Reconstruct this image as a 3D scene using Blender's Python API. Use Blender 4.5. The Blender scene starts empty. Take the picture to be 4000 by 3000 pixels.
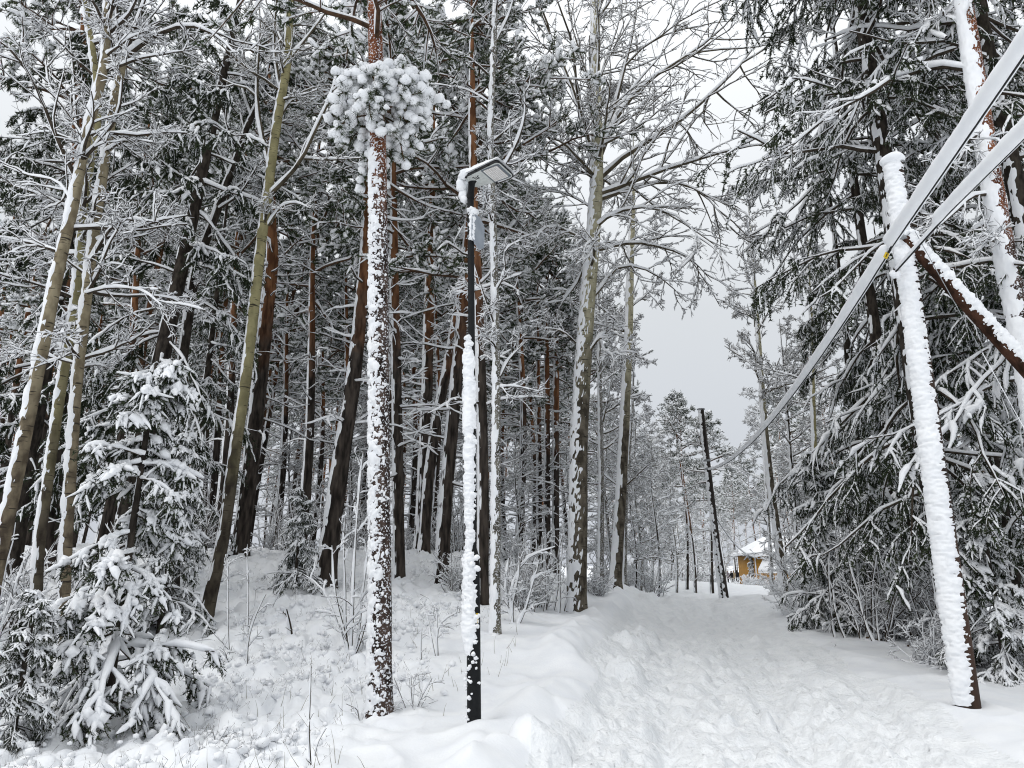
import bpy, math, numpy as np
from mathutils import Vector, Matrix, Quaternion

scene = bpy.context.scene
COL = scene.collection
R = np.random.default_rng(11)

# ------------------------------------------------------------------ camera
F = 2773.0                      # focal length in photograph pixels (4000 wide)
CAMH = 1.55
PITCH = math.atan(747.0 / F)
cd = bpy.data.cameras.new('camera')
cd.sensor_width = 36.0
cd.lens = F / 4000.0 * 36.0
cd.clip_start = 0.1
cd.clip_end = 3000
cam = bpy.data.objects.new('camera', cd)
cam.location = (0, 0, CAMH)
cam.rotation_euler = (math.pi / 2 + PITCH, 0, 0)
COL.objects.link(cam)
scene.camera = cam

# ------------------------------------------------------------------ overcast sky, soft sun, exposure
SUN_EL, SUN_AZ = math.radians(48), math.radians(-55)
world = bpy.data.worlds.new('World')
scene.world = world
world.use_nodes = True
nt = world.node_tree
nt.nodes.clear()
out = nt.nodes.new('ShaderNodeOutputWorld')
bg = nt.nodes.new('ShaderNodeBackground')
sky = nt.nodes.new('ShaderNodeTexSky')
sky.sky_type = 'NISHITA'
sky.sun_disc = False
sky.sun_elevation = SUN_EL
sky.sun_rotation = SUN_AZ
sky.air_density = 1.0
sky.dust_density = 4.0
tc = nt.nodes.new('ShaderNodeTexCoord')
sep = nt.nodes.new('ShaderNodeSeparateXYZ')
ramp = nt.nodes.new('ShaderNodeValToRGB')        # overcast: paler overhead, greyer low down
e = ramp.color_ramp.elements
e[0].position = 0.0
e[0].color = (5.9, 6.25, 6.9, 1)
e[1].position = 1.0
e[1].color = (14.6, 14.9, 15.2, 1)
m_ = ramp.color_ramp.elements.new(0.35)
m_.color = (7.25, 7.55, 7.85, 1)
nz = nt.nodes.new('ShaderNodeTexNoise')
nz.inputs['Scale'].default_value = 1.6
nz.inputs['Detail'].default_value = 3.0
cl = nt.nodes.new('ShaderNodeMapRange')
cl.inputs['To Min'].default_value = 0.95
cl.inputs['To Max'].default_value = 1.05
mul = nt.nodes.new('ShaderNodeMixRGB')
mul.blend_type = 'MULTIPLY'
mul.inputs[0].default_value = 1.0
mix = nt.nodes.new('ShaderNodeMixRGB')
mix.inputs[0].default_value = 0.95               # the cloud layer hides most of the blue sky
L = nt.links.new
L(tc.outputs['Generated'], sep.inputs[0])
L(sep.outputs['Z'], ramp.inputs[0])
L(tc.outputs['Generated'], nz.inputs['Vector'])
L(nz.outputs['Fac'], cl.inputs['Value'])
L(ramp.outputs[0], mul.inputs[1])
L(cl.outputs[0], mul.inputs[2])
L(sky.outputs[0], mix.inputs[1])
L(mul.outputs[0], mix.inputs[2])
L(mix.outputs[0], bg.inputs[0])
bg.inputs[1].default_value = 0.1
L(bg.outputs[0], out.inputs[0])

sl = bpy.data.lights.new('sun', 'SUN')
sl.energy = 0.8
sl.angle = math.radians(35)
sl.color = (1.0, 0.98, 0.95)
sun = bpy.data.objects.new('sun', sl)
sd = Vector((math.sin(SUN_AZ) * math.cos(SUN_EL), math.cos(SUN_AZ) * math.cos(SUN_EL) * -1, math.sin(SUN_EL)))
sun.rotation_euler = sd.to_track_quat('Z', 'Y').to_euler()
COL.objects.link(sun)
sky.sun_rotation = math.atan2(sd.x, sd.y)

vs = scene.view_settings
vs.view_transform = 'Standard'
vs.look = 'None'
vs.exposure = 0.02
vs.gamma = 1.0
vs.use_curve_mapping = False
cy = scene.cycles
cy.max_bounces = 5
cy.diffuse_bounces = 4
cy.glossy_bounces = 2
cy.transmission_bounces = 3
cy.transparent_max_bounces = 4
cy.use_denoising = True
cy.denoiser = 'OPENIMAGEDENOISE'
cy.denoising_input_passes = 'RGB_ALBEDO_NORMAL'
cy.denoising_prefilter = 'NONE'
cy.filter_width = 1.1
cy.use_adaptive_sampling = False

# ------------------------------------------------------------------ materials
MATS = {}


def nodes_of(name, rough=0.8, spec=0.25):
    m = bpy.data.materials.new(name)
    m.use_nodes = True
    n = m.node_tree
    b = n.nodes['Principled BSDF']
    b.inputs['Roughness'].default_value = rough
    b.inputs['Specular IOR Level'].default_value = spec
    MATS[name] = m
    return m, n, b


def mat_noise(name, c1, c2, scale=8, rough=0.8, bump=0.0, stretch=(1, 1, 1), detail=6, lo=0.35, hi=0.65, spec=0.25, bdist=0.01, coord='Object', island=0.0, bscale=None):
    m, n, b = nodes_of(name, rough, spec)
    tcn = n.nodes.new('ShaderNodeTexCoord')
    mp = n.nodes.new('ShaderNodeMapping')
    mp.inputs['Scale'].default_value = stretch
    nn = n.nodes.new('ShaderNodeTexNoise')
    nn.inputs['Scale'].default_value = scale
    nn.inputs['Detail'].default_value = detail
    cr = n.nodes.new('ShaderNodeValToRGB')
    cr.color_ramp.elements[0].position = lo
    cr.color_ramp.elements[1].position = hi
    cr.color_ramp.elements[0].color = (*c1, 1)
    cr.color_ramp.elements[1].color = (*c2, 1)
    n.links.new(tcn.outputs[coord], mp.inputs[0])
    n.links.new(mp.outputs[0], nn.inputs['Vector'])
    n.links.new(nn.outputs['Fac'], cr.inputs[0])
    col = cr.outputs[0]
    if island:
        g = n.nodes.new('ShaderNodeNewGeometry')
        hs = n.nodes.new('ShaderNodeHueSaturation')
        mr = n.nodes.new('ShaderNodeMapRange')
        mr.inputs['To Min'].default_value = 1 - island
        mr.inputs['To Max'].default_value = 1 + island
        n.links.new(g.outputs['Random Per Island'], mr.inputs['Value'])
        n.links.new(mr.outputs[0], hs.inputs['Value'])
        n.links.new(col, hs.inputs['Color'])
        col = hs.outputs[0]
    n.links.new(col, b.inputs['Base Color'])
    if bump:
        bn = n.nodes.new('ShaderNodeTexNoise')
        bn.inputs['Scale'].default_value = bscale or scale * 2
        bn.inputs['Detail'].default_value = 5
        n.links.new(mp.outputs[0], bn.inputs['Vector'])
        bu = n.nodes.new('ShaderNodeBump')
        bu.inputs['Strength'].default_value = bump
        bu.inputs['Distance'].default_value = bdist
        n.links.new(bn.outputs['Fac'], bu.inputs['Height'])
        n.links.new(bu.outputs[0], b.inputs['Normal'])
    return m


def mat_bark(name, low, low2, high, high2, z0, z1, stretch, scale, marks=None, speck=0.0):
    """bark that changes from low to high between local heights z0 and z1; optional dark cross marks"""
    m, n, b = nodes_of(name, 0.9, 0.1)
    tcn = n.nodes.new('ShaderNodeTexCoord')
    mp = n.nodes.new('ShaderNodeMapping')
    mp.inputs['Scale'].default_value = stretch
    n.links.new(tcn.outputs['Object'], mp.inputs[0])
    nn = n.nodes.new('ShaderNodeTexNoise')
    nn.inputs['Scale'].default_value = scale
    nn.inputs['Detail'].default_value = 6
    n.links.new(mp.outputs[0], nn.inputs['Vector'])
    pair = []
    for a, c in ((low, low2), (high, high2)):
        cr = n.nodes.new('ShaderNodeValToRGB')
        cr.color_ramp.elements[0].position = 0.38
        cr.color_ramp.elements[1].position = 0.62
        cr.color_ramp.elements[0].color = (*a, 1)
        cr.color_ramp.elements[1].color = (*c, 1)
        n.links.new(nn.outputs['Fac'], cr.inputs[0])
        pair.append(cr)
    sp = n.nodes.new('ShaderNodeSeparateXYZ')
    n.links.new(tcn.outputs['Object'], sp.inputs[0])
    n2 = n.nodes.new('ShaderNodeTexNoise')
    n2.inputs['Scale'].default_value = 2.2
    n.links.new(tcn.outputs['Object'], n2.inputs['Vector'])
    ma = n.nodes.new('ShaderNodeMath')
    ma.operation = 'MULTIPLY_ADD'
    ma.inputs[1].default_value = (z1 - z0) * 1.2
    n.links.new(n2.outputs['Fac'], ma.inputs[0])
    n.links.new(sp.outputs['Z'], ma.inputs[2])
    mr = n.nodes.new('ShaderNodeMapRange')
    mr.inputs['From Min'].default_value = z0 + (z1 - z0) * 0.6
    mr.inputs['From Max'].default_value = z1 + (z1 - z0) * 0.6
    n.links.new(ma.outputs[0], mr.inputs['Value'])
    mx = n.nodes.new('ShaderNodeMixRGB')
    n.links.new(mr.outputs[0], mx.inputs[0])
    n.links.new(pair[0].outputs[0], mx.inputs[1])
    n.links.new(pair[1].outputs[0], mx.inputs[2])
    col = mx.outputs[0]
    if marks:
        mp2 = n.nodes.new('ShaderNodeMapping')
        mp2.inputs['Scale'].default_value = (3, 3, 22)
        n.links.new(tcn.outputs['Object'], mp2.inputs[0])
        n3 = n.nodes.new('ShaderNodeTexNoise')
        n3.inputs['Scale'].default_value = 1.4
        n3.inputs['Detail'].default_value = 3
        n.links.new(mp2.outputs[0], n3.inputs['Vector'])
        r3 = n.nodes.new('ShaderNodeMapRange')
        r3.inputs['From Min'].default_value = 0.60
        r3.inputs['From Max'].default_value = 0.66
        n.links.new(n3.outputs['Fac'], r3.inputs['Value'])
        m3 = n.nodes.new('ShaderNodeMixRGB')
        m3.inputs[2].default_value = (*marks, 1)
        n.links.new(r3.outputs[0], m3.inputs[0])
        n.links.new(col, m3.inputs[1])
        col = m3.outputs[0]
    if speck:                                   # snow crystals caught in the bark
        n4 = n.nodes.new('ShaderNodeTexNoise')
        n4.inputs['Scale'].default_value = 42
        n4.inputs['Detail'].default_value = 3
        n.links.new(tcn.outputs['Object'], n4.inputs['Vector'])
        r4 = n.nodes.new('ShaderNodeMapRange')
        r4.inputs['From Min'].default_value = speck
        r4.inputs['From Max'].default_value = speck + 0.05
        n.links.new(n4.outputs['Fac'], r4.inputs['Value'])
        m4 = n.nodes.new('ShaderNodeMixRGB')
        m4.inputs[2].default_value = (0.7, 0.71, 0.74, 1)
        n.links.new(r4.outputs[0], m4.inputs[0])
        n.links.new(col, m4.inputs[1])
        col = m4.outputs[0]
    n.links.new(col, b.inputs['Base Color'])
    bu = n.nodes.new('ShaderNodeBump')
    bu.inputs['Strength'].default_value = 0.9
    bu.inputs['Distance'].default_value = 0.03
    n.links.new(nn.outputs['Fac'], bu.inputs['Height'])
    n.links.new(bu.outputs[0], b.inputs['Normal'])
    return m


SNOW = mat_noise('snow', (0.84, 0.86, 0.89), (0.90, 0.915, 0.93), 3, 0.7, 0.35, detail=4, bdist=0.012, bscale=38, spec=0.15)
PATHSNOW = mat_noise('trampled_snow', (0.83, 0.85, 0.87), (0.90, 0.915, 0.925), 4, 0.7, 1.0, detail=5, bdist=0.030, bscale=20, spec=0.15)
SNOWT = mat_noise('snow_on_branches', (0.86, 0.875, 0.90), (0.91, 0.92, 0.935), 5, 0.7, 0.3, detail=2, bdist=0.008, bscale=60, spec=0.1)
PINE_N = mat_noise('pine_needles', (0.030, 0.044, 0.022), (0.060, 0.080, 0.036), 2.0, 0.7, island=0.5, spec=0.15)
SPRUCE_N = mat_noise('spruce_needles', (0.018, 0.027, 0.015), (0.042, 0.055, 0.027), 2.5, 0.7, island=0.5, spec=0.15)
TWIG = mat_noise('twig_bark', (0.030, 0.024, 0.018), (0.070, 0.056, 0.042), 14, 0.9, spec=0.1)
TWIG_P = mat_noise('pine_branch_bark', (0.040, 0.028, 0.020), (0.11, 0.062, 0.036), 9, 0.9, spec=0.1)
TWIG_A = mat_noise('aspen_branch_bark', (0.045, 0.037, 0.026), (0.12, 0.10, 0.068), 6, 0.9, spec=0.1)
PINE_B = mat_bark('pine_bark', (0.017, 0.014, 0.012), (0.070, 0.057, 0.048), (0.095, 0.042, 0.021), (0.235, 0.112, 0.054), 5.0, 8.0, (1, 1, 0.22), 9)
PINE_S = mat_bark('rimed_pine_bark', (0.020, 0.014, 0.012), (0.085, 0.060, 0.050), (0.085, 0.030, 0.015), (0.23, 0.085, 0.038), 5.6, 7.2, (1, 1, 0.35), 11, speck=0.56)
SPRUCE_B = mat_bark('spruce_bark', (0.018, 0.015, 0.013), (0.055, 0.046, 0.038), (0.02, 0.016, 0.013), (0.06, 0.05, 0.04), 4, 8, (1, 1, 0.4), 12)
ASPEN_B = mat_bark('aspen_bark', (0.050, 0.042, 0.032), (0.15, 0.13, 0.10), (0.30, 0.28, 0.19), (0.44, 0.41, 0.29), 5.0, 8.5, (1, 1, 0.5), 7, marks=(0.035, 0.03, 0.024))
OLIVE_B = mat_bark('olive_aspen_bark', (0.035, 0.028, 0.022), (0.10, 0.085, 0.062), (0.20, 0.18, 0.095), (0.31, 0.28, 0.15), 2.2, 5.0, (1, 1, 0.5), 6, marks=(0.05, 0.042, 0.03))
BIRCH_B = mat_bark('birch_bark', (0.07, 0.055, 0.04), (0.19, 0.155, 0.105), (0.16, 0.13, 0.085), (0.28, 0.24, 0.16), 2.0, 5.0, (1, 1, 0.6), 8, marks=(0.04, 0.033, 0.026))
GREY_B = mat_bark('grey_bark', (0.06, 0.055, 0.045), (0.19, 0.18, 0.15), (0.09, 0.08, 0.065), (0.2, 0.19, 0.16), 3, 7, (1, 1, 0.5), 9, speck=0.56)
WOOD = mat_noise('creosoted_wood', (0.020, 0.012, 0.009), (0.065, 0.036, 0.024), 9, 0.75, 0.5, stretch=(1, 1, 0.06), bdist=0.006)
WOODG = mat_bark('mossy_wood', (0.030, 0.048, 0.010), (0.085, 0.095, 0.022), (0.022, 0.012, 0.008), (0.07, 0.034, 0.022), -3.6, -2.2, (1, 1, 0.1), 9)
WOODB = mat_noise('weathered_black_wood', (0.012, 0.010, 0.009), (0.055, 0.045, 0.040), 9, 0.85, 0.5, stretch=(1, 1, 0.05), bdist=0.006)
BLACK = mat_noise('black_painted_steel', (0.005, 0.006, 0.007), (0.009, 0.010, 0.011), 40, 0.55, spec=0.2)
LGREY = mat_noise('pale_grey_casting', (0.50, 0.52, 0.50), (0.58, 0.60, 0.58), 30, 0.45, spec=0.4)
GLASS = mat_noise('lamp_lens_glass', (0.60, 0.55, 0.50), (0.68, 0.64, 0.60), 12, 0.2, spec=0.5)
GASKET = mat_noise('grey_gasket', (0.10, 0.12, 0.14), (0.16, 0.18, 0.20), 20, 0.4)
SIGNG = mat_noise('galvanised_sign_back', (0.24, 0.27, 0.31), (0.31, 0.34, 0.38), 6, 0.45, spec=0.4)
STEEL = mat_noise('galvanised_steel', (0.20, 0.21, 0.22), (0.33, 0.34, 0.35), 30, 0.45, spec=0.5)
CABLE = mat_noise('black_cable_sheath', (0.008, 0.008, 0.009), (0.016, 0.016, 0.017), 30, 0.5)
YELLOW = mat_noise('yellow_plastic', (0.62, 0.42, 0.02), (0.70, 0.50, 0.03), 25, 0.5)
INK = mat_noise('black_ink', (0.012, 0.011, 0.01), (0.02, 0.018, 0.016), 30, 0.6)
OCHRE = mat_noise('ochre_boards', (0.42, 0.21, 0.035), (0.50, 0.26, 0.05), 2, 0.7)
WHITEP = mat_noise('white_paint', (0.74, 0.75, 0.76), (0.8, 0.8, 0.8), 6, 0.6)
BEIGE = mat_noise('beige_render', (0.42, 0.38, 0.30), (0.50, 0.45, 0.36), 2, 0.8)
DARKG = mat_noise('dark_window', (0.02, 0.025, 0.03), (0.04, 0.045, 0.05), 2, 0.15, spec=0.5)
ICE = nodes_of('ice', 0.08, 0.5)[0]
_b = ICE.node_tree.nodes['Principled BSDF']
_b.inputs['Base Color'].default_value = (0.86, 0.90, 0.93, 1)
_b.inputs['Transmission Weight'].default_value = 0.6
_b.inputs['IOR'].default_value = 1.31
LEAF = mat_noise('dead_leaf', (0.10, 0.045, 0.02), (0.22, 0.10, 0.04), 20, 0.8)
GRASS = mat_noise('dead_grass', (0.10, 0.09, 0.05), (0.20, 0.17, 0.09), 9, 0.9)
COATS = {k: mat_noise(k, tuple(0.8 * x for x in c), c, 20, 0.9) for k, c in dict(
    grey_cloth=(0.20, 0.17, 0.19), black_cloth=(0.012, 0.012, 0.016), beige_cloth=(0.40, 0.32, 0.22),
    red_cloth=(0.25, 0.03, 0.03), skin=(0.5, 0.3, 0.22), brown_hair=(0.06, 0.035, 0.02), fur_trim=(0.30, 0.20, 0.11)).items()}

# ------------------------------------------------------------------ maths helpers


def norm(v):
    return v / np.maximum(np.linalg.norm(v, axis=-1, keepdims=True), 1e-9)


def at(px, py, Y):
    """photograph pixel + forward distance -> world point"""
    px, py, Y = np.broadcast_arrays(np.asarray(px, float), np.asarray(py, float), np.asarray(Y, float))
    a = (px - 2000.0) / F
    b = (1500.0 - py) / F
    d1 = math.cos(PITCH) - b * math.sin(PITCH)
    d2 = math.sin(PITCH) + b * math.cos(PITCH)
    t = Y / d1
    return np.stack([t * a, Y + 0 * t, CAMH + t * d2], -1)


def depth_of(P):
    return P[..., 1] * math.cos(PITCH) + (P[..., 2] - CAMH) * math.sin(PITCH)


def _h(i, j, s):
    n = (i.astype(np.int64) * 374761393 + j.astype(np.int64) * 668265263 + s * 1442695041) & 0xffffffff
    n = ((n ^ (n >> 13)) * 1274126177) & 0xffffffff
    n = ((n ^ (n >> 15)) * 2246822519) & 0xffffffff
    return ((n ^ (n >> 16)) & 0xffff) / 32767.5 - 1.0


def vn(x, y, s=0):
    i = np.floor(x)
    j = np.floor(y)
    fx = x - i
    fy = y - j
    ux = fx * fx * fx * (fx * (fx * 6 - 15) + 10)
    uy = fy * fy * fy * (fy * (fy * 6 - 15) + 10)
    a, b, c, d = _h(i, j, s), _h(i + 1, j, s), _h(i, j + 1, s), _h(i + 1, j + 1, s)
    return (a + (b - a) * ux) * (1 - uy) + (c + (d - c) * ux) * uy


def fbm(x, y, s=0, o=4, g=0.5):
    r = 0
    a = 1.0
    t = 0
    for k in range(o):
        r = r + a * vn(x, y, s + k * 17)
        t += a
        a *= g
        x, y = x * 1.9 * 0.8 + y * 1.9 * 0.6, -x * 1.9 * 0.6 + y * 1.9 * 0.8
    return r / t


def smooth(a, b, x):
    t = np.clip((x - a) / (b - a), 0, 1)
    return t * t * (3 - 2 * t)


# ------------------------------------------------------------------ mesh building


class G:
    """collects vertices and faces for ONE mesh object"""

    def __init__(s):
        s.v, s.q, s.t, s.n = [], [], [], 0

    def add(s, v, f):
        v = np.asarray(v, np.float32).reshape(-1, 3)
        f = np.asarray(f, np.int64)
        if len(f):
            (s.q if f.shape[1] == 4 else s.t).append(f + s.n)
        s.v.append(v)
        s.n += len(v)
        return s

    def mesh(s, name, mat, smoothed=True):
        me = bpy.data.meshes.new(name)
        v = np.concatenate(s.v) if s.v else np.zeros((0, 3), np.float32)
        q = np.concatenate(s.q) if s.q else np.zeros((0, 4), np.int64)
        t = np.concatenate(s.t) if s.t else np.zeros((0, 3), np.int64)
        me.vertices.add(len(v))
        me.vertices.foreach_set('co', v.ravel())
        me.loops.add(q.size + t.size)
        me.loops.foreach_set('vertex_index', np.concatenate([q.ravel(), t.ravel()]).astype(np.int32))
        me.polygons.add(len(q) + len(t))
        st = np.concatenate([np.arange(len(q)) * 4, q.size + np.arange(len(t)) * 3]).astype(np.int32)
        me.polygons.foreach_set('loop_start', st)
        me.update(calc_edges=True)
        if smoothed:
            me.polygons.foreach_set('use_smooth', np.ones(len(q) + len(t), bool))
        me.materials.append(mat)
        return me


def obj(name, g, mat=None, parent=None, smoothed=True, kind=None, label=None):
    me = g if isinstance(g, bpy.types.Mesh) else g.mesh(name, mat, smoothed)
    o = bpy.data.objects.new(name, me)
    COL.objects.link(o)
    if parent is not None:
        o.parent = parent
    if kind:
        o['kind'] = kind
    if label:
        o['label'] = label
    return o


def tag(o, label=None, cat=None, group=None, kind=None):
    for k, v in (('label', label), ('category', cat), ('group', group), ('kind', kind)):
        if v:
            o[k] = v
    return o


def empty(name, loc, label=None, cat=None, group=None):
    o = bpy.data.objects.new(name, None)
    o.location = loc
    o.empty_display_size = 0.3
    COL.objects.link(o)
    return tag(o, label, cat, group)


def copy_tree(o, parent=None):
    c = o.copy()
    COL.objects.link(c)
    c.parent = parent
    for ch in o.children:
        copy_tree(ch, c)
    return c


def tubes(P, Rd, S, cap=False):
    """P (N,K,3) centre lines, Rd (N,K) radii -> verts, quads"""
    P = np.asarray(P, float)
    N, K, _ = P.shape
    T = norm(np.gradient(P, axis=1))
    ov = norm(P[:, -1] - P[:, 0])
    ref = np.where(np.abs(ov[:, 2:3]) > 0.8, np.array([[1.0, 0.2, 0]]), np.array([[0.1, 0.1, 1.0]]))[:, None, :]
    U = norm(np.cross(T, np.broadcast_to(ref, T.shape)))
    V = np.cross(T, U)
    a = np.arange(S) * (2 * math.pi / S)
    v = P[:, :, None] + Rd[:, :, None, None] * (np.cos(a)[None, None, :, None] * U[:, :, None] + np.sin(a)[None, None, :, None] * V[:, :, None])
    base = (np.arange(N) * K * S)[:, None, None]
    k = (np.arange(K - 1) * S)[None, :, None]
    s0 = np.arange(S)[None, None, :]
    s1 = (s0 + 1) % S
    f = np.stack([base + k + s0, base + k + s1, base + k + S + s1, base + k + S + s0], -1).reshape(-1, 4)
    return v.reshape(-1, 3), f


WIND = norm(np.array([-0.96, -0.28, 0.0]))       # the side the snow was blown on to


def snow_on(P, Rd, thick, zb=1.0, wb=0.45, gap=0.15, S=4, rng=R):
    """snow lying along the tops / windward sides of branches"""
    N, K, _ = P.shape
    T = norm(np.gradient(P, axis=1))
    s = np.array([0, 0, zb]) + WIND * wb
    perp = s - (T @ s)[..., None] * T
    m = np.linalg.norm(perp, axis=-1)
    n = rng.normal(0, 0.34, (N, K)) + 0.95
    n[rng.random((N, K)) < gap] *= 0.25
    th = np.asarray(thick).reshape(-1, 1) if np.ndim(thick) == 1 else np.asarray(thick)
    th = np.clip((th + 0.35 * np.clip(Rd - 0.01, 0, 0.08)) * np.clip(m, 0, 1.1) ** 1.3 * np.clip(n, 0.05, 2), 0.0005, None) * np.ones((N, K))
    C = P + perp / np.maximum(m, 1e-6)[..., None] * (Rd * 0.62 + th * 0.55)[..., None]
    r = Rd * 0.62 + th * 0.62
    r[:, -1] *= 0.3
    C[:, -1] = C[:, -1] * 1.0
    return tubes(C, r, S)


def grow(P0, D0, Ln, K, wander, trop=(0, 0, 0), rng=R):
    N = len(P0)
    d = norm(D0)
    pts = [P0]
    trop = np.asarray(trop, float)
    for k in range(1, K):
        tr = trop if trop.ndim == 1 or trop.shape[0] == N else trop[k]
        if trop.ndim == 3:
            tr = trop[:, k]
        d = norm(d + rng.normal(0, wander, (N, 3)) + tr)
        pts.append(pts[-1] + d * (Ln / (K - 1))[:, None])
    return np.stack(pts, 1)


def sample(P, t):
    """P (N,K,3), t (N,M) in 0..1 -> points and tangents (N*M,3)"""
    N, K, _ = P.shape
    x = np.clip(t, 0, 0.9999) * (K - 1)
    i = x.astype(int)
    f = (x - i)[..., None]
    r = np.arange(N)[:, None]
    A, B = P[r, i], P[r, i + 1]
    return (A + (B - A) * f).reshape(-1, 3), norm(B - A).reshape(-1, 3)


def side_dirs(T, ang, rng=R, flat=0.0, az=None):
    """directions leaving tangents T at angle ang; flat>0 keeps them near the horizontal plane"""
    N = len(T)
    q = rng.normal(0, 1, (N, 3))
    q[:, 2] *= (1 - flat)
    q = norm(q - (q * T).sum(-1, keepdims=True) * T)
    return norm(T * np.cos(ang)[:, None] + q * np.sin(ang)[:, None])


def taper(r0, K, end=0.3):
    return np.asarray(r0)[:, None] * np.linspace(1, end, K)[None, :]


def needles(g, P, per, ln, wd, spread, rng=R, t0=0.1):
    """thin needle-spray triangles round twigs P (N,K,3)"""
    N = len(P)
    t = rng.uniform(t0, 1.0, (N, per))
    p, T = sample(P, t)
    M = len(p)
    q = norm(rng.normal(0, 1, (M, 3)))
    d = norm(T * (1 - spread) + q * spread)
    w = norm(np.cross(d, rng.normal(0, 1, (M, 3)))) * (wd * rng.uniform(0.7, 1.3, (M, 1)))
    l = ln * rng.uniform(0.65, 1.25, (M, 1))
    v = np.stack([p - w, p + w, p + d * l], 1)
    g.add(v, np.arange(M * 3).reshape(-1, 3))


def blobs(g, C, rad, squash=0.75, rng=R, lat=5, lon=7, rough=0.22):
    """lumpy snow lumps: C (N,3), rad (N,)"""
    N = len(C)
    th = np.linspace(0, math.pi, lat)
    ph = np.arange(lon) * 2 * math.pi / lon
    u = np.stack([np.outer(np.sin(th), np.cos(ph)), np.outer(np.sin(th), np.sin(ph)), np.outer(np.cos(th), np.ones(lon)) * squash], -1).reshape(-1, 3)
    rr = np.ones((N, lat * lon))
    for _ in range(4):
        kv = rng.normal(0, 3.4, (N, 3))
        rr = rr + rough * np.sin(kv @ u.T + rng.uniform(0, 6.28, (N, 1)))
    rr = rad[:, None] * np.clip(rr, 0.35, 1.8)
    rr[:, :lon] = rr[:, :1]
    rr[:, -lon:] = rr[:, -1:]
    v = C[:, None] + rr[..., None] * u[None]
    b = (np.arange(N) * lat * lon)[:, None, None]
    k = (np.arange(lat - 1) * lon)[None, :, None]
    s0 = np.arange(lon)[None, None]
    s1 = (s0 + 1) % lon
    g.add(v, np.stack([b + k + s0, b + k + lon + s0, b + k + lon + s1, b + k + s1], -1).reshape(-1, 4))


def box(g, c, sx, sy, sz, axes=None):
    c = np.asarray(c, float)
    ax = np.eye(3) if axes is None else np.asarray(axes, float)
    v = []
    for z in (-1, 1):
        for x, y in ((-1, -1), (1, -1), (1, 1), (-1, 1)):
            v.append(c + ax[0] * x * sx / 2 + ax[1] * y * sy / 2 + ax[2] * z * sz / 2)
    g.add(v, [(3, 2, 1, 0), (4, 5, 6, 7), (0, 1, 5, 4), (1, 2, 6, 5), (2, 3, 7, 6), (3, 0, 4, 7)])
    return g


def resample(pts, K, passes=2):
    pts = np.asarray(pts, float)
    d = np.r_[0, np.cumsum(np.linalg.norm(np.diff(pts, axis=0), axis=1))]
    u = np.linspace(0, d[-1], K)
    o = np.stack([np.interp(u, d, pts[:, i]) for i in range(3)], -1)
    w = max(1, K // (len(pts) * 3))
    for _ in range(passes * w):
        o[1:-1] = 0.25 * o[:-2] + 0.5 * o[1:-1] + 0.25 * o[2:]
    return o


def shell(P, Rd, amp, c0, n_amp, fs, ft, S=14, arc=115, zb=0.35, wb=1.0, seed=0, billow=False, cap=0.6, mask=None, hi=0.0):
    """snow plastered on the windward side of a trunk or pole: ragged where it thins to nothing"""
    K = len(P)
    T = norm(np.gradient(P, axis=0))
    s = WIND * wb + np.array([0, 0, zb])
    A = s - (T @ s)[:, None] * T
    A = norm(A)
    B = np.cross(T, A)
    a = np.radians(np.linspace(-arc, arc, S))[None, :]
    ln = np.r_[0, np.cumsum(np.linalg.norm(np.diff(P, axis=0), axis=1))][:, None]
    arcl = a * Rd.mean()
    n = fbm(arcl * ft + 31 + seed, ln * fs + seed * 7, seed, 4, 0.6)
    if billow:
        n = 1.0 - 2.2 * np.abs(n)
    th = amp * (np.cos(a) - c0 + n_amp * n)
    if hi:
        th = th + amp * hi * np.clip(vn(arcl * 45 + seed, ln * 45, seed + 5) - 0.15, 0, 1)
    if mask is not None:
        th = th + mask[:, None]
    th = np.clip(th, -0.02, amp * cap * 2)
    th[:, 0] = np.minimum(th[:, 0], -0.01)
    th[:, -1] = np.minimum(th[:, -1], -0.01)
    r = Rd[:, None] + th
    v = P[:, None] + r[..., None] * (np.cos(a)[..., None] * A[:, None] + np.sin(a)[..., None] * B[:, None])
    k = (np.arange(K - 1) * S)[:, None]
    s0 = np.arange(S - 1)[None]
    f = np.stack([k + s0, k + s0 + 1, k + S + s0 + 1, k + S + s0], -1).reshape(-1, 4)
    return v.reshape(-1, 3), f

# ------------------------------------------------------------------ terrain
# base pixel and forward distance of what stands on the ground; the ground is fitted through these feet
FEET = dict(
    lamp=(1850, 2872, 7.4), main_pine=(1483, 2800, 8.3), pole=(3780, 2770, 8.6), young_spruce=(400, 2850, 7.9),
    lean_aspen=(800, 2425, 13.5), P2=(935, 2172, 20.0), P3=(1268, 2300, 16.0), P5=(1560, 2285, 17.0), P6=(1645, 2150, 22.0),
    P7=(1722, 2285, 17.5), P8=(1885, 2368, 15.0), slim=(1935, 2470, 12.0), aspen=(2250, 2402, 18.0), T11=(2345, 2285, 27.0),
    T12=(2402, 2318, 24.0), T13=(2440, 2290, 29.0), small_spruce=(1150, 2320, 15.0), pole2=(2825, 2328, 28.0),
    R1=(3065, 2335, 26.0), R3=(3195, 2345, 23.0), mound=(2060, 2215, 22.0), mound2=(1500, 2190, 24.0), l0=(200, 2300, 14.0), l1=(-300, 2250, 15.0), l2=(600, 2230, 18.0),
    lamp2=(2580, 2286, 70.0), people=(2870, 2287, 108.0), T2b=(2690, 2275, 55.0))
_c = [at(px, py, Y) for px, py, Y in FEET.values()]
PROF = np.array([[-10, 0], [0, 0], [5, 0.02], [10, .13], [15, .30], [20, .48], [28, .72], [36, .72], [50, .58], [70, .5], [108, 0.0], [160, 0], [400, 2]])


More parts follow.
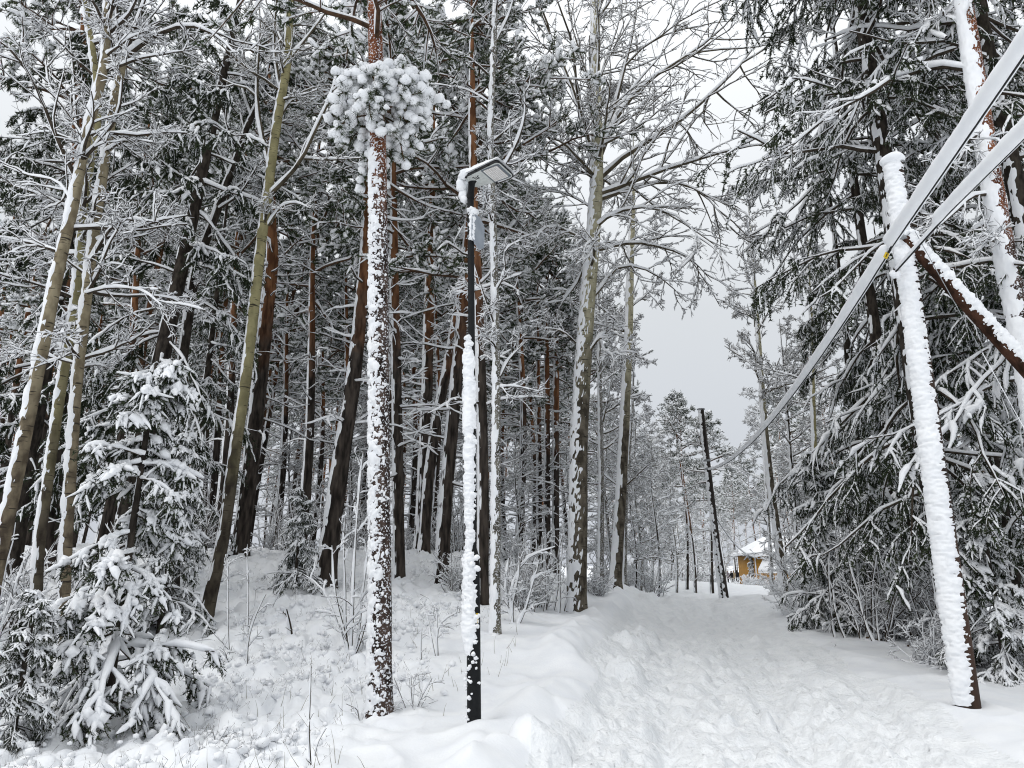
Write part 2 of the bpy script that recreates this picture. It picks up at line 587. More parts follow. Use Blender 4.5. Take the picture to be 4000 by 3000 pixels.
def path_c(y):
    return np.interp(y, [-40, 0, 6.5, 15, 24, 35, 50, 75, 110, 160, 400], [-6, 1.05, 2.35, 4.1, 6.0, 8.0, 11.0, 17.5, 35, 62, 200])


for y in (-8, 0, 4, 7, 11, 16, 22, 30, 38, 52, 80):
    z = np.interp(y, PROF[:, 0], PROF[:, 1])
    for u in (-1.2, 1.5):
        _c.append(np.array([path_c(y) + u, y, z]))
for x, y, z in [(-6, 0, .1), (-14, 2, .6), (-25, 10, 1.6), (-30, 30, 3.0), (-14, 34, 2.7), (-5, 36, 2.2), (4, 48, 1.2), (-20, 60, 3.2), (0, 75, 2.0), (-40, 90, 4), (10, 110, 1.5),
                (10, 6, .0), (9, 12, .05), (12, 18, .1), (14, 28, .3), (25, 12, -.3), (30, 40, 0), (45, 80, 0), (-10, -15, .2), (12, -15, 0), (30, -10, 0), (-35, -10, 1), (60, 30, 0), (15, 50, .35), (-60, 40, 3), (-9, 6, .25), (-4, 4.5, .05), (-1.2, 5.5, .06), (3, 27, 1.0), (-12, 10.5, .55)]:
    _c.append(np.array([x, y, z]))
_c = np.array(_c)


def _tps(d2):
    return 0.5 * d2 * np.log(d2 + 1e-9)


_d2 = ((_c[:, None, :2] - _c[None, :, :2]) ** 2).sum(-1)
_n = len(_c)
_A = np.zeros((_n + 3, _n + 3))
_A[:_n, :_n] = _tps(_d2) + np.eye(_n) * 1.2
_A[:_n, _n] = 1
_A[:_n, _n + 1:] = _c[:, :2]
_A[_n, :_n] = 1
_A[_n + 1:, :_n] = _c[:, :2].T
_w = np.linalg.solve(_A, np.r_[_c[:, 2], 0, 0, 0])


def base_z(x, y):
    x = np.asarray(x, float)
    y = np.asarray(y, float)
    xs, ys = np.clip(x, -70, 70), np.clip(y, -20, 120)
    z = _w[_n] + _w[_n + 1] * xs + _w[_n + 2] * ys
    for i in range(_n):
        z = z + _w[i] * _tps((xs - _c[i, 0]) ** 2 + (ys - _c[i, 1]) ** 2)
    # the pond-flat far field and the wooded rise behind it
    far = smooth(70, 160, np.hypot(x, y))
    return z * (1 - far) + far * (1.0 + 5.0 * smooth(110, 400, np.hypot(x, y)))


BANK = -2.25      # path edge (left), metres from its centre line


def ground_z(x, y, detail=True):
    x = np.asarray(x, float)
    y = np.asarray(y, float)
    z = base_z(x, y)
    u = x - path_c(y)
    wob = 0.25 * vn(y * 0.7, y * 0 + 3.1, 5)
    inside = smooth(BANK - 0.1 + wob, BANK + 0.5 + wob, u) * (1 - smooth(1.0 + wob, 2.3 + wob, u))
    near = 1 - smooth(35, 60, np.hypot(x, y))
    # ploughed ridge along the left edge, lumpy
    ridge = np.exp(-((u - BANK + 0.28 - wob) / 0.33) ** 2)
    z = z - 0.10 * inside * near + ridge * near * (0.13 + 0.10 * vn(x * 1.3, y * 1.1, 9) + 0.10 * np.clip(vn(x * 2.2, y * 2.2, 4), 0, 1))
    if not detail:
        return z
    # trampled snow: clods, ruts along the path
    tr = fbm(x * 7.5, y * 6.0, 21, 4, 0.68)
    al = fbm((u) * 3.2 + 0.5 * vn(y * 0.5, y * 0, 8), y * 0.42, 31, 3)
    track = np.exp(-((u + 1.05 + 0.15 * vn(y * .6, y * 0, 77)) / 0.28) ** 2) + np.exp(-((u - 0.35 + 0.15 * vn(y * .5, y * 0, 78)) / 0.3) ** 2) + 0.6 * np.exp(-((u + 0.35) / 0.2) ** 2)
    clod = np.abs(fbm((u + 0.3 * vn(y * .4, y * 0, 80)) * 4.6, y * 1.7, 23, 4, 0.6))
    z = z + inside * near * (0.080 * tr + 0.09 * al + 0.15 * (clod - 0.25) - 0.11 * track)
    # soft wind-rippled snow beside the path
    side = (1 - inside) * near
    left = smooth(-3.2, -5.4, u + 0.4 * vn(y * 0.8, x * 0.8, 12)) * smooth(2.0, 6.0, y + np.abs(x) * .3)
    righ = smooth(3.6, 5.5, u)
    soft = 1 - np.maximum(left, righ)
    rip = 1 - np.abs(vn(x * 1.7 + 0.4 * vn(x, y, 41), y * 1.15 - x * 0.5, 43))
    z = z + side * soft * (0.07 * rip ** 2 + 0.040 * fbm(x * 1.1, y * 1.4, 44, 3))
    # forest floor: dwarf shrubs under snow make rounded cushions with dark creases
    bil = np.abs(fbm(x * 2.4, y * 2.4, 51, 2, 0.5)) * 1.5
    bil2 = np.abs(vn(x * 6.2, y * 6.2, 57))
    z = z + left * near * (0.22 * np.sqrt(bil + 0.004) + 0.12 * np.sqrt(bil2 + 0.004) - 0.17 + 0.10 * fbm(x * 0.5, y * 0.5, 60, 2))
    z = z + righ * near * (0.16 * np.abs(fbm(x * 1.6, y * 1.6, 63, 3)) + 0.04 * bil2)
    # the two rolled snow lumps at the path edge
    for bx, by, br, bh in ((0.26, 6.75, 0.28, 0.22), (1.62, 10.9, 0.30, 0.2), (2.15, 13.6, 0.34, 0.16), (2.9, 16.2, .3, .15), (0.75, 8.2, .3, .07), (2.5, 14.8, .4, .12)):
        d = np.hypot(x - bx, y - by) / br
        z = z + bh * np.sqrt(np.clip(1 - d ** 2, 0, 1)) * (1 + 0.2 * vn(x * 7, y * 7, 3)) + 0.04 * np.exp(-d * d / 3)
    return z


def gz(x, y):
    return float(ground_z(np.array([x]), np.array([y]), False)[0])


def foot(key, sink=0.0):
    px, py, Y = FEET[key]
    p = at(px, py, Y)
    return np.array([p[0], p[1], gz(p[0], p[1]) - sink])


# one sheet of ground round the viewer, finest where it is seen closest
_fine = np.radians(np.arange(-45, 45.01, 0.21))
_coarse = np.radians(np.linspace(45, 315, 64)[1:-1])
_an = np.r_[_fine, _coarse]
_rr = np.r_[np.exp(np.arange(math.log(0.8), math.log(3.5), 0.05)), np.exp(np.arange(math.log(3.5), math.log(28), 0.0074)), np.exp(np.arange(math.log(28), math.log(1500), 0.045))]
_Rg, _Ag = np.meshgrid(_rr, _an, indexing='ij')
_X, _Y = _Rg * np.sin(_Ag), _Rg * np.cos(_Ag)
_Z = ground_z(_X.ravel(), _Y.ravel()).reshape(_X.shape)
_V = np.stack([_X, _Y, _Z], -1).reshape(-1, 3)
_na, _nr = len(_an), len(_rr)
_i = (np.arange(_nr - 1) * _na)[:, None]
_j = np.arange(_na)[None]
_j1 = (_j + 1) % _na
_fc = np.stack([_i + _j, _i + _na + _j, _i + _na + _j1, _i + _j1], -1).reshape(-1, 4)[:, ::-1]
_cen = _V[_fc].mean(1)
_u = _cen[:, 0] - path_c(_cen[:, 1])
_wob = 0.25 * vn(_cen[:, 1] * 0.7, _cen[:, 1] * 0 + 3.1, 5)
_onp = (_u > BANK + 0.1 + _wob) & (_u < 1.9 + _wob) & (_cen[:, 1] < 105) & (_cen[:, 1] > -40)


def sub_mesh(mask):
    f = _fc[mask]
    ids, inv = np.unique(f, return_inverse=True)
    return G().add(_V[ids], inv.reshape(-1, 4))


_gr = sub_mesh(~_onp)
_k = _gr.n
_ctr = np.arange(_na)
tag(obj('ground', _gr, SNOW), kind='structure')
tag(obj('path', sub_mesh(_onp), PATHSNOW), kind='structure')
_g = G()                                           # small patch under the viewer
_g.add(np.r_[_V[:_na], [[0, 0, gz(0, 0)]]], np.stack([_ctr, (_ctr + 1) % _na, np.full(_na, _na)], -1)[:, ::-1])
tag(obj('ground_patch', _g, SNOW), kind='structure')

# ------------------------------------------------------------------ tree builders
def px_trunk(poly, Y, d0, d1, K, ext=0.0, sink=0.35, r_end=0.02, dy=0.0, base=None):
    """trunk centre line and radii from a photograph outline standing at forward distance Y; local to its foot"""
    poly = np.array(poly, float)
    ys = Y + dy * np.linspace(0, 1, len(poly))
    P = at(poly[:, 0], poly[:, 1], ys)
    if base is None:
        base = np.array([P[0, 0], P[0, 1], gz(P[0, 0], P[0, 1])])
    P[0] = base
    rad = np.interp(np.linspace(0, 1, len(poly)), [0, 1], [d0, d1]) / 2 / F * depth_of(P)
    pts = [base - np.array([0, 0, sink])] + list(P[0:])
    rs = [rad[0]] + list(rad)
    if ext > 0:
        d = norm(P[-1] - P[-2]) * 0.6 + np.array([0, 0, 0.4])
        d = norm(d)
        pts += [P[-1] + d * ext * 0.5, P[-1] + d * ext]
        rs += [rs[-1] * 0.6 + r_end * 0.4, r_end]
    pts = np.array(pts)
    dl = np.r_[0, np.cumsum(np.linalg.norm(np.diff(pts, axis=0), axis=1))]
    Pr = resample(pts, K)
    dr = np.r_[0, np.cumsum(np.linalg.norm(np.diff(Pr, axis=0), axis=1))]
    rr = np.interp(dr / dr[-1], dl / dl[-1], rs)
    Pr = Pr - base
    rr = rr * (1 + 0.38 * np.exp(-np.clip(Pr[:, 2] + 0.05, 0, 9) / 0.2))
    return base, Pr, rr


def trunk_mesh(P, r, S=14, rough=0.04, seed=0, ft=9, fs=2.5):
    v, f = tubes(P[None], r[None], S)
    v = v.reshape(len(P), S, 3)
    a = np.arange(S) / S
    ln = np.linspace(0, np.linalg.norm(P[-1] - P[0]), len(P))[:, None]
    ang = a[None] * 2 * math.pi
    n = 0.5 * fbm(np.cos(ang) * ft * 0.35 + ln * 0.3 + seed, np.sin(ang) * ft * 0.35 + ln * fs * 0.2 + seed, seed, 3) + 0.5 * fbm(np.cos(ang) * ft + seed, np.sin(ang) * ft + ln * fs, seed + 3, 2)
    v = P[:, None] + (v - P[:, None]) * (1 + rough * 2 * n)[..., None]
    return G().add(v.reshape(-1, 3), f)


def smooth_path(P, K):
    d = np.r_[0, np.cumsum(np.linalg.norm(np.diff(P, axis=0), axis=1))]
    u = np.linspace(0, d[-1], K)
    return np.stack([np.interp(u, d, P[:, i]) for i in range(3)], -1), np.interp(u, d, np.arange(len(P)))


def add_trunk(root, P, r, bark, S=14, seed=0, snow=True, amp=0.03, c0=0.72, n_amp=0.5, K=None, rough=0.04, top=None, SS=12, hi=0.0, fs=5.0, ft=7.0, billow=False):
    t = obj('trunk', trunk_mesh(P, r, S, rough, seed), bark, root)
    if snow:
        K = K or int(np.linalg.norm(P[-1] - P[0]) * 11)
        Q, ix = smooth_path(P, K)
        rr = np.interp(ix, np.arange(len(r)), r)
        mask = None
        if top is not None:
            mask = -0.2 * smooth(top - 0.6, top + 0.6, Q[:, 2])
        obj('snow', G().add(*shell(Q, rr, amp, c0, n_amp, fs, ft, S=SS, seed=seed, mask=mask, hi=hi, billow=billow)), SNOWT, t)
    return t


# ---- Scots pine crown, 8 m along local z ------------------------------------
def pine_crown_meshes(seed, n1=36, H=8.0, snow=1.0, W=1.0):
    rng = np.random.default_rng(seed)
    t = np.sort(rng.uniform(0, 1, n1) ** 0.9)
    az = rng.uniform(0, 2 * math.pi, n1)
    Ln = np.interp(t, [0, 0.25, 0.6, 0.9, 1], [1.9, 2.7, 2.2, 1.2, 0.6]) * rng.uniform(0.6, 1.25, n1) * W
    el = np.radians(np.interp(t, [0, 0.5, 1], [-4, 18, 58]) + rng.normal(0, 13, n1))
    D = np.stack([np.cos(az) * np.cos(el), np.sin(az) * np.cos(el), np.sin(el)], -1)
    P0 = np.stack([0 * t, 0 * t, t * H * 0.97], -1)
    L1 = grow(P0, D, Ln, 7, 0.13, (0, 0, -0.015), rng)
    r1 = taper(0.012 + 0.012 * Ln, 7, 0.3)
    m2 = 10
    p, T = sample(L1, rng.uniform(0.28, 1.0, (n1, m2)))
    l2 = (np.repeat(Ln, m2) * rng.uniform(0.18, 0.42, n1 * m2))
    L2 = grow(p, side_dirs(T, np.radians(rng.uniform(25, 70, n1 * m2)), rng, 0.55), l2, 4, 0.16, (0, 0, 0.02), rng)
    r2 = taper(0.006 + 0.008 * l2, 4, 0.4)
    m3 = 7
    p, T = sample(L2, rng.uniform(0.25, 1.0, (len(L2), m3)))
    l3 = rng.uniform(0.14, 0.34, len(p))
    L3 = grow(p, side_dirs(T, np.radians(rng.uniform(15, 65, len(p))), rng, 0.35), l3, 3, 0.12, (0, 0, 0.08), rng)
    r3 = taper(np.full(len(p), 0.006), 3, 0.6)
    br = G().add(*tubes(L1, r1, 5)).add(*tubes(L2, r2, 4))
    br.add(*tubes(L3[:, ::2], r3[:, ::2], 3))
    ne = G()
    needles(ne, L3, 26, 0.11, 0.010, 0.55, rng)
    sn = G()
    ok = rng.random(len(L1)) < 0.97
    sn.add(*snow_on(L1[ok], r1[ok], np.full(ok.sum(), 0.042 * snow), rng=rng))
    sn.add(*snow_on(L2, r2, np.full(len(L2), 0.035 * snow), rng=rng))
    k = np.repeat(np.repeat(rng.uniform(0.45, 1.2, n1), m2), m3) * rng.uniform(0.4, 1.3, len(L3)) * snow
    keep = rng.random(len(L3)) < 0.82
    c = L3[keep]
    mid = np.stack([c[:, 0] * 0.8 + c[:, 1] * 0.2, c[:, 0] * 0.35 + c[:, 1] * 0.65, c[:, 2] * 0.85 + c[:, 1] * .15, c[:, 2] * 1.15 - c[:, 1] * 0.15], 1)
    kk = k[keep][:, None]
    rad = np.array([[0.012, 0.053, 0.056, 0.008]]) * kk * rng.uniform(0.75, 1.25, (len(c), 4))
    mid = mid + np.array([0, 0, 1.0]) * (0.02 + 0.5 * rad)[..., None] + rng.normal(0, 0.008, mid.shape)
    sn.add(*tubes(mid, rad, 4))
    return br.mesh('crown', TWIG_P), ne.mesh('needles', PINE_N, False), sn.mesh('snow', SNOWT)


def dead_branch_meshes(seed, n=16, H=6.0, L=1.6):
    rng = np.random.default_rng(seed)
    z = rng.uniform(0, H, n)
    az = rng.uniform(0, 2 * math.pi, n)
    el = np.radians(rng.normal(2, 14, n))
    D = np.stack([np.cos(az) * np.cos(el), np.sin(az) * np.cos(el), np.sin(el)], -1)
    Ln = rng.uniform(0.3, 1.0, n) * L
    L1 = grow(np.stack([0 * z, 0 * z, z], -1), D, Ln, 7, 0.14, (0, 0, -0.02), rng)
    r1 = taper(0.008 + 0.010 * Ln, 7, 0.3)
    p, T = sample(L1, rng.uniform(0.35, 1, (n, 4)))
    l2 = np.repeat(Ln, 4) * rng.uniform(0.15, 0.5, n * 4)
    L2 = grow(p, side_dirs(T, np.radians(rng.uniform(30, 65, n * 4)), rng, 0.4), l2, 4, 0.16, (0, 0, -.02), rng)
    r2 = taper(np.full(n * 4, 0.006), 4, 0.5)
    b = G().add(*tubes(L1, r1, 5)).add(*tubes(L2, r2, 3))
    s = G().add(*snow_on(L1, r1, np.full(n, 0.034), rng=rng)).add(*snow_on(L2, r2, np.full(len(L2), 0.026), rng=rng))
    return b.mesh('dead_branches', TWIG), s.mesh('snow', SNOWT)


PCROWN = [pine_crown_meshes(100 + i, n1=(34, 32, 30)[i], snow=(1.0, 1.12, 0.85)[i], W=(1.0, 1.15, 0.95)[i]) for i in range(3)]
PCROWN.append(PCROWN[0])
PDEAD = [dead_branch_meshes(150 + i, n=(30, 24)[i], L=(2.0, 1.7)[i]) for i in range(2)]


def put_crown(root, meshes, loc, axis, yaw, sc, scz=None):
    br, ne, sn = meshes
    q = Vector(axis).normalized().to_track_quat('Z', 'Y').to_matrix().to_4x4() @ Matrix.Rotation(yaw, 4, 'Z')
    c = obj('crown', br, parent=root)
    c.matrix_local = Matrix.Translation(Vector(loc)) @ q @ Matrix.Diagonal((sc, sc, scz or sc, 1))
    obj('needles', ne, parent=c, kind='stuff')
    obj('snow', sn, parent=c, kind='stuff')
    return c


def pine(name, label, poly, Y, d0, d1, crown_len=8.0, variant=0, dead=0, yaw=0.0, seed=0, bark=None, S=16, amp=0.03, c0=0.72, dead_z=2.5, cs=1.0, group=None, key=None, top=None, n_amp=0.5, dead_s=1.0, **kw):
    base, P, r = px_trunk(poly, Y, d0, d1, 40)
    ax = norm(norm(P[-1] - P[-5]) * 0.75 + np.array([0, 0, 0.25]))
    pc = P[-1].copy()
    ext = np.array([pc + ax * crown_len * cs * k for k in (0.15, 0.35, 0.6, 0.8, 1.0)])
    re = r[-1] * np.array([0.9, 0.72, 0.45, 0.25, 0.08])
    P2, r2 = np.r_[P, ext], np.r_[r, re]
    root = empty(name, base, label, 'pine tree', group)
    add_trunk(root, P2, r2, bark or PINE_B, S, seed, amp=amp, c0=c0, top=top, n_amp=n_amp, **kw)
    put_crown(root, PCROWN[variant], pc, ax, yaw, cs, cs * crown_len / 8.0)
    if dead is not None:
        b, s = PDEAD[dead]
        d = obj('dead_branches', b, parent=root, kind='stuff')
        i = int(np.argmin(np.abs(P[:, 2] - dead_z)))
        j = int(np.argmin(np.abs(P[:, 2] - dead_z - 3)))
        a2 = norm(P[j] - P[i]) if j > i else np.array([0, 0, 1.0])
        d.matrix_local = Matrix.Translation(Vector(P[i])) @ Vector(a2).to_track_quat('Z', 'Y').to_matrix().to_4x4() @ Matrix.Rotation(yaw * 2 + 1, 4, 'Z') @ Matrix.Scale(dead_s, 4)
        obj('snow', s, parent=d, kind='stuff')
    return root


# ---- spruce --------------------------------------------------------------------
def spruce_meshes(seed, H, n1, Lmax, mb=7, m2=7, snow=1.0, hang=0.75, per=22, z0=0.5, prof=None, el0=-8, nl=0.075, nw=0.0125, cover=0.7, m3=0, droop2=-0.26, sgap=0.4, droop1=(-0.07, -0.13, 0.08), s1=0.03, bias=1.0):
    """Norway spruce: boughs > flat side boughs > hanging twigs (> sprigs), needles on all, snow in patches"""
    rng = np.random.default_rng(seed)
    t = np.sort(rng.uniform(0, 1, n1) ** bias)
    z = z0 + (H - z0) * t
    az = rng.uniform(0, 2 * math.pi, n1)
    Ln = np.interp(t, *(prof or ([0, 0.1, 0.35, 0.7, 1], [0.8, 1, 0.9, 0.5, 0.06]))) * Lmax * rng.uniform(0.65, 1.12, n1)
    el = np.radians(np.interp(t, [0, 0.6, 1], [el0 - 6, el0 + 4, 45]) + rng.normal(0, 9, n1))
    D = np.stack([np.cos(az) * np.cos(el), np.sin(az) * np.cos(el), np.sin(el)], -1)
    K = 9
    tr = np.zeros((K, 3))
    tr[:, 2] = np.interp(np.arange(K), [0, 4, 8], droop1)
    L1 = grow(np.stack([0 * z, 0 * z, z], -1), D, Ln, K, 0.10, tr, rng)
    r1 = taper(0.008 + 0.0075 * Ln, K, 0.3)
    # side boughs
    tb = rng.uniform(0.15, 0.97, (n1, mb))
    p, T = sample(L1, tb)
    lb = np.repeat(Ln, mb) * rng.uniform(0.16, 0.40, n1 * mb) * np.interp(tb.ravel(), [0, 0.4, 1], [0.8, 1.1, 0.6])
    lat = norm(np.cross(T, np.array([0, 0, 1.0])))
    sg = rng.choice([-1, 1], len(p))
    LB = grow(p, norm(T * 0.75 + lat * (sg * rng.uniform(0.4, 1.0, len(p)))[:, None] + np.array([0, 0, -0.1])), lb, 5, 0.12, (0, 0, -0.10), rng)
    rb = taper(0.004 + 0.005 * lb, 5, 0.5)
    # hanging twigs from boughs and side boughs
    tw = rng.uniform(0.15, 1.0, (len(LB), m2))
    p, T = sample(LB, tw)
    p1, T1 = sample(L1, rng.uniform(0.3, 1.0, (n1, m2)))
    p, T = np.r_[p, p1], np.r_[T, T1]
    l2 = hang * rng.uniform(0.3, 1.0, len(p)) * np.r_[np.interp(np.repeat(lb, m2), [0, 0.5, 1.4], [0.3, 0.75, 1.0]), np.full(len(p1), 0.7)]
    lat = norm(np.cross(T, np.array([0, 0, 1.0])))
    sg = rng.choice([-1, 1], len(p))
    d2 = norm(T * 0.5 + lat * (sg * rng.uniform(0.2, 1.0, len(p)))[:, None] + np.array([0, 0, -0.35]))
    K2 = 5
    tr2 = np.zeros((K2, 3))
    tr2[:, 2] = droop2
    L2 = grow(p, d2, l2, K2, 0.17, tr2, rng)
    r2 = taper(np.full(len(p), 0.0065), K2, 0.4)
    br = G().add(*tubes(L1, r1, 5)).add(*tubes(LB, rb, 4)).add(*tubes(L2, r2, 3))
    ne = G()
    needles(ne, L2, per, nl, nw, 0.66, rng, 0.05)
    needles(ne, LB, per, nl, nw, 0.72, rng, 0.1)
    sn = G()
    sn.add(*snow_on(L1, r1, s1 * snow * rng.uniform(0.5, 1.3, n1), rng=rng, gap=0.25, S=5))
    pick = rng.uniform(0.35, 1.3, n1)
    sn.add(*snow_on(LB, rb, 0.036 * snow * np.repeat(pick, mb) * rng.uniform(0.6, 1.3, len(LB)), rng=rng, gap=0.15, S=5))
    k = rng.random(len(L2)) < cover
    c = L2[k]
    pk = np.r_[np.repeat(np.repeat(pick, mb), m2), np.repeat(pick, m2)]
    th = 0.034 * snow * pk[k] * rng.uniform(0.4, 1.5, len(c))
    sn.add(*snow_on(c, r2[k] + 0.006, th, zb=1.0, wb=0.6, gap=sgap, S=4, rng=rng))
    if m3:
        p, T = sample(L2, rng.uniform(0.15, 1, (len(L2), m3)))
        l3 = rng.uniform(0.08, 0.20, len(p))
        L3 = grow(p, norm(side_dirs(T, np.radians(rng.uniform(20, 55, len(p))), rng, 0.5) + np.array([0, 0, -0.25])), l3, 3, 0.1, (0, 0, -0.12), rng)
        br.add(*tubes(L3, taper(np.full(len(p), 0.004), 3, 0.5), 3))
        needles(ne, L3, 12, nl, nw, 0.7, rng, 0.05)
        kk = rng.random(len(L3)) < 0.6
        sn.add(*snow_on(L3[kk], np.full((kk.sum(), 3), 0.008), 0.030 * snow * rng.uniform(0.3, 1.4, kk.sum()), gap=0.1, S=5, rng=rng))
    return br.mesh('branches', TWIG), ne.mesh('needles', SPRUCE_N, False), sn.mesh('snow', SNOWT)


def spruce(name, label, base, H, r0, meshes, yaw=0, lean=(0, 0), seed=0, sc=1.0, group=None, bark=None, amp=0.035):
    root = empty(name, base, label, 'spruce tree', group)
    P = np.stack([np.linspace(0, lean[0], 24) + 0 * np.sin(np.linspace(0, 5, 24)), np.linspace(0, lean[1], 24), np.linspace(-0.4, H, 24)], -1)
    r = np.linspace(r0, 0.02, 24) * (1 + 0.3 * np.exp(-np.clip(P[:, 2], 0, 9) / .3))
    add_trunk(root, P, r, bark or SPRUCE_B, 14, seed, amp=amp, c0=0.95, n_amp=0.8)
    br, ne, sn = meshes
    c = obj('crown', br, parent=root)
    ax = Vector((lean[0], lean[1], H)).normalized()
    c.matrix_local = ax.to_track_quat('Z', 'Y').to_matrix().to_4x4() @ Matrix.Rotation(yaw, 4, 'Z') @ Matrix.Scale(sc, 4)
    obj('needles', ne, parent=c, kind='stuff')
    obj('snow', sn, parent=c, kind='stuff')
    return root


# ---- bare broadleaved trees ------------------------------------------------------
def bare_crown(limbs, radii, m=(9, 6, 3), frac=(0.42, 0.45, 0.5), snow=0.03, seed=0, zfade=None, droop=(0.0, -0.02, -0.03), ang=(25, 60), minl=0.12, rmin=0.004, up=0.0, wander=(0.13, 0.16, 0.16), gap=0.15):
    """limbs: (N,K,3). Adds three orders of twigs and the snow lying on all of them."""
    rng = np.random.default_rng(seed)
    br, sn = G(), G()

    def sthick(P):
        th = np.full(P.shape[:2], snow)
        if zfade:
            th = th * np.interp(P[..., 2], *zfade)
        return th
    cur, rad = limbs, radii
    br.add(*tubes(cur, rad, 6))
    sn.add(*snow_on(cur, rad, sthick(cur) * 1.15, rng=rng, S=6, gap=gap, wb=0.8))
    for lv, mm in enumerate(m):
        N = len(cur)
        ln = np.linalg.norm(np.diff(cur, axis=1), axis=2).sum(1)
        tt = rng.uniform(0.12 if lv == 0 else 0.2, 1.0, (N, mm))
        p, T = sample(cur, tt)
        l = np.clip(np.repeat(ln, mm) * frac[lv] * rng.uniform(0.35, 1.15, N * mm) * np.interp(tt.ravel(), [0, 1], [1.15, 0.6]), minl, None)
        K = (7, 5, 3, 3)[lv]
        dirs = side_dirs(T, np.radians(rng.uniform(*ang, N * mm)), rng, 0.15)
        dirs[:, 2] += up
        S = (4, 3, 3, 3)[lv]
        pr = np.interp(tt.ravel(), [0, 1], [0.55, 0.4]) * np.repeat(rad[:, 0], mm)
        r0 = np.clip(np.minimum(pr, 0.005 + 0.009 * l), rmin, None)
        nxt = grow(p, dirs, l, K, wander[min(lv, 2)], (0, 0, droop[lv]), rng)
        rr = taper(r0, K, 0.4)
        br.add(*tubes(nxt, rr, S))
        sn.add(*snow_on(nxt, rr, sthick(nxt) * (1.0, 0.85, 0.7, 0.6)[lv], rng=rng, S=4 if lv < 1 else 3, gap=gap))
        cur, rad = nxt, rr
    return br, sn


def limb_px(poly, Y, dy, r0, base, K=9, end=0.25):
    poly = np.array(poly, float)
    P = at(poly[:, 0], poly[:, 1], Y + dy * np.linspace(0, 1, len(poly)) ** 1.2) - base
    return resample(P, K, 1), r0 * np.linspace(1, end, K)


def auto_limbs(P, r, n, t0, t1, L0, L1, el0, el1, seed, K=9, trop=0.0, az=None, wander=0.09):
    rng = np.random.default_rng(seed)
    t = np.sort(rng.uniform(t0, t1, n))
    p, T = sample(P[None], t[None])
    f = (t - t0) / max(t1 - t0, 1e-6)
    a = rng.uniform(0, 2 * math.pi, n) if az is None else rng.uniform(az[0], az[1], n)
    el = np.radians(el0 + (el1 - el0) * f + rng.normal(0, 8, n))
    D = np.stack([np.cos(a) * np.cos(el), np.sin(a) * np.cos(el), np.sin(el)], -1)
    Ln = (L0 + (L1 - L0) * f) * rng.uniform(0.6, 1.15, n)
    Q = grow(p, D, Ln, K, wander, (0, 0, trop), rng)
    rb = np.interp(t, np.linspace(0, 1, len(r)), r)
    return Q, taper(np.minimum(rb * 0.55, 0.012 + 0.011 * Ln), K, 0.25)


def bare_tree(name, label, base, P, r, limbs, bark, twig=TWIG, S=14, seed=0, cat='bare tree', group=None, tr=None, **kw):
    root = empty(name, base, label, cat, group)
    add_trunk(root, P, r, bark, S, seed, **(tr or {}))
    LP = np.concatenate([l[0] if l[0].ndim == 3 else l[0][None] for l in limbs])
    LR = np.concatenate([l[1] if l[1].ndim == 2 else l[1][None] for l in limbs])
    b, s = bare_crown(LP, LR, seed=seed, **kw)
    c = obj('crown', b, twig, root)
    obj('snow', s, SNOWT, c, kind='stuff')
    return root


_z = np.linspace(0, 7, 20)
_P = np.stack([0.1 * np.sin(_z), 0.1 * np.cos(_z), _z], -1)
_lp = auto_limbs(_P, np.linspace(0.06, 0.012, 20), 20, 0.05, 0.97, 2.0, 1.1, 22, 55, 777)
_b, _s = bare_crown(_lp[0], _lp[1], m=(7, 5, 3), frac=(0.42, 0.42, 0.45), snow=0.030, seed=778, rmin=0.008, up=0.1)
BCROWN = (_b.mesh('crown', TWIG_A), _s.mesh('snow', SNOWT))


def thin_tree(name, label, poly, Y, d0, d1, seed, bark, clen=7.0, low=0.35, tr=None, group=None):
    """slender trunk with the shared bare crown set along its upper part"""
    base, P, r = px_trunk(poly, Y, d0, d1, 44)
    ax = norm(norm(P[-1] - P[-6]) * 0.7 + np.array([0, 0, 0.3]))
    ext = np.array([P[-1] + ax * clen * (1 - low) * k for k in (0.3, 0.65, 1.0)])
    P2, r2 = np.r_[P, ext], np.r_[r, r[-1] * 0.7, r[-1] * 0.45, 0.008]
    root = empty(name, base, label, 'bare tree', group)
    add_trunk(root, P2, r2, bark, 12, seed, **(tr or {}))
    c = obj('crown', BCROWN[0], parent=root)
    loc = P[-1] - ax * clen * low
    i = int(np.argmin(np.abs(P[:, 2] - loc[2])))
    loc = P[i]
    axis = norm(P2[-1] - loc)
    s = np.linalg.norm(P2[-1] - loc) / 7.0
    c.matrix_local = Matrix.Translation(Vector(loc)) @ Vector(axis).to_track_quat('Z', 'Y').to_matrix().to_4x4() @ Matrix.Rotation(seed * 1.3, 4, 'Z') @ Matrix.Diagonal((min(s, 1.1), min(s, 1.1), s, 1))
    obj('snow', BCROWN[1], parent=c, kind='stuff')
    return root

# ------------------------------------------------------------------ the trees of the photograph
PI = math.pi
# --- big rimed pine by the lamp
base, P, r = px_trunk([(1483, 2800), (1487, 2400), (1484, 2000), (1482, 1500), (1480, 1000), (1478, 650), (1470, 300), (1462, 0)], 8.3, 92, 52, 260, ext=5.5)
mp_root = empty('pine_tree', base, 'tall pine with snow-speckled trunk and a round snow-laden branch clump, beside lamp post', 'pine tree')
tk = obj('trunk', trunk_mesh(P, r, 56, 0.035, 3, ft=14, fs=9), PINE_S, mp_root)
Q, ix = smooth_path(P, 620)
rr = np.interp(ix, np.arange(len(r)), r)
_m = -0.05 * smooth(6.6, 7.4, Q[:, 2])
obj('snow', G().add(*shell(Q, rr, 0.026, 0.62, 1.5, 13, 15, S=52, arc=150, seed=4, zb=0.1, mask=_m, hi=2.2)), SNOWT, tk)
rng = np.random.default_rng(44)
nb = 800
zt = rng.uniform(0.05, 6.6, nb)
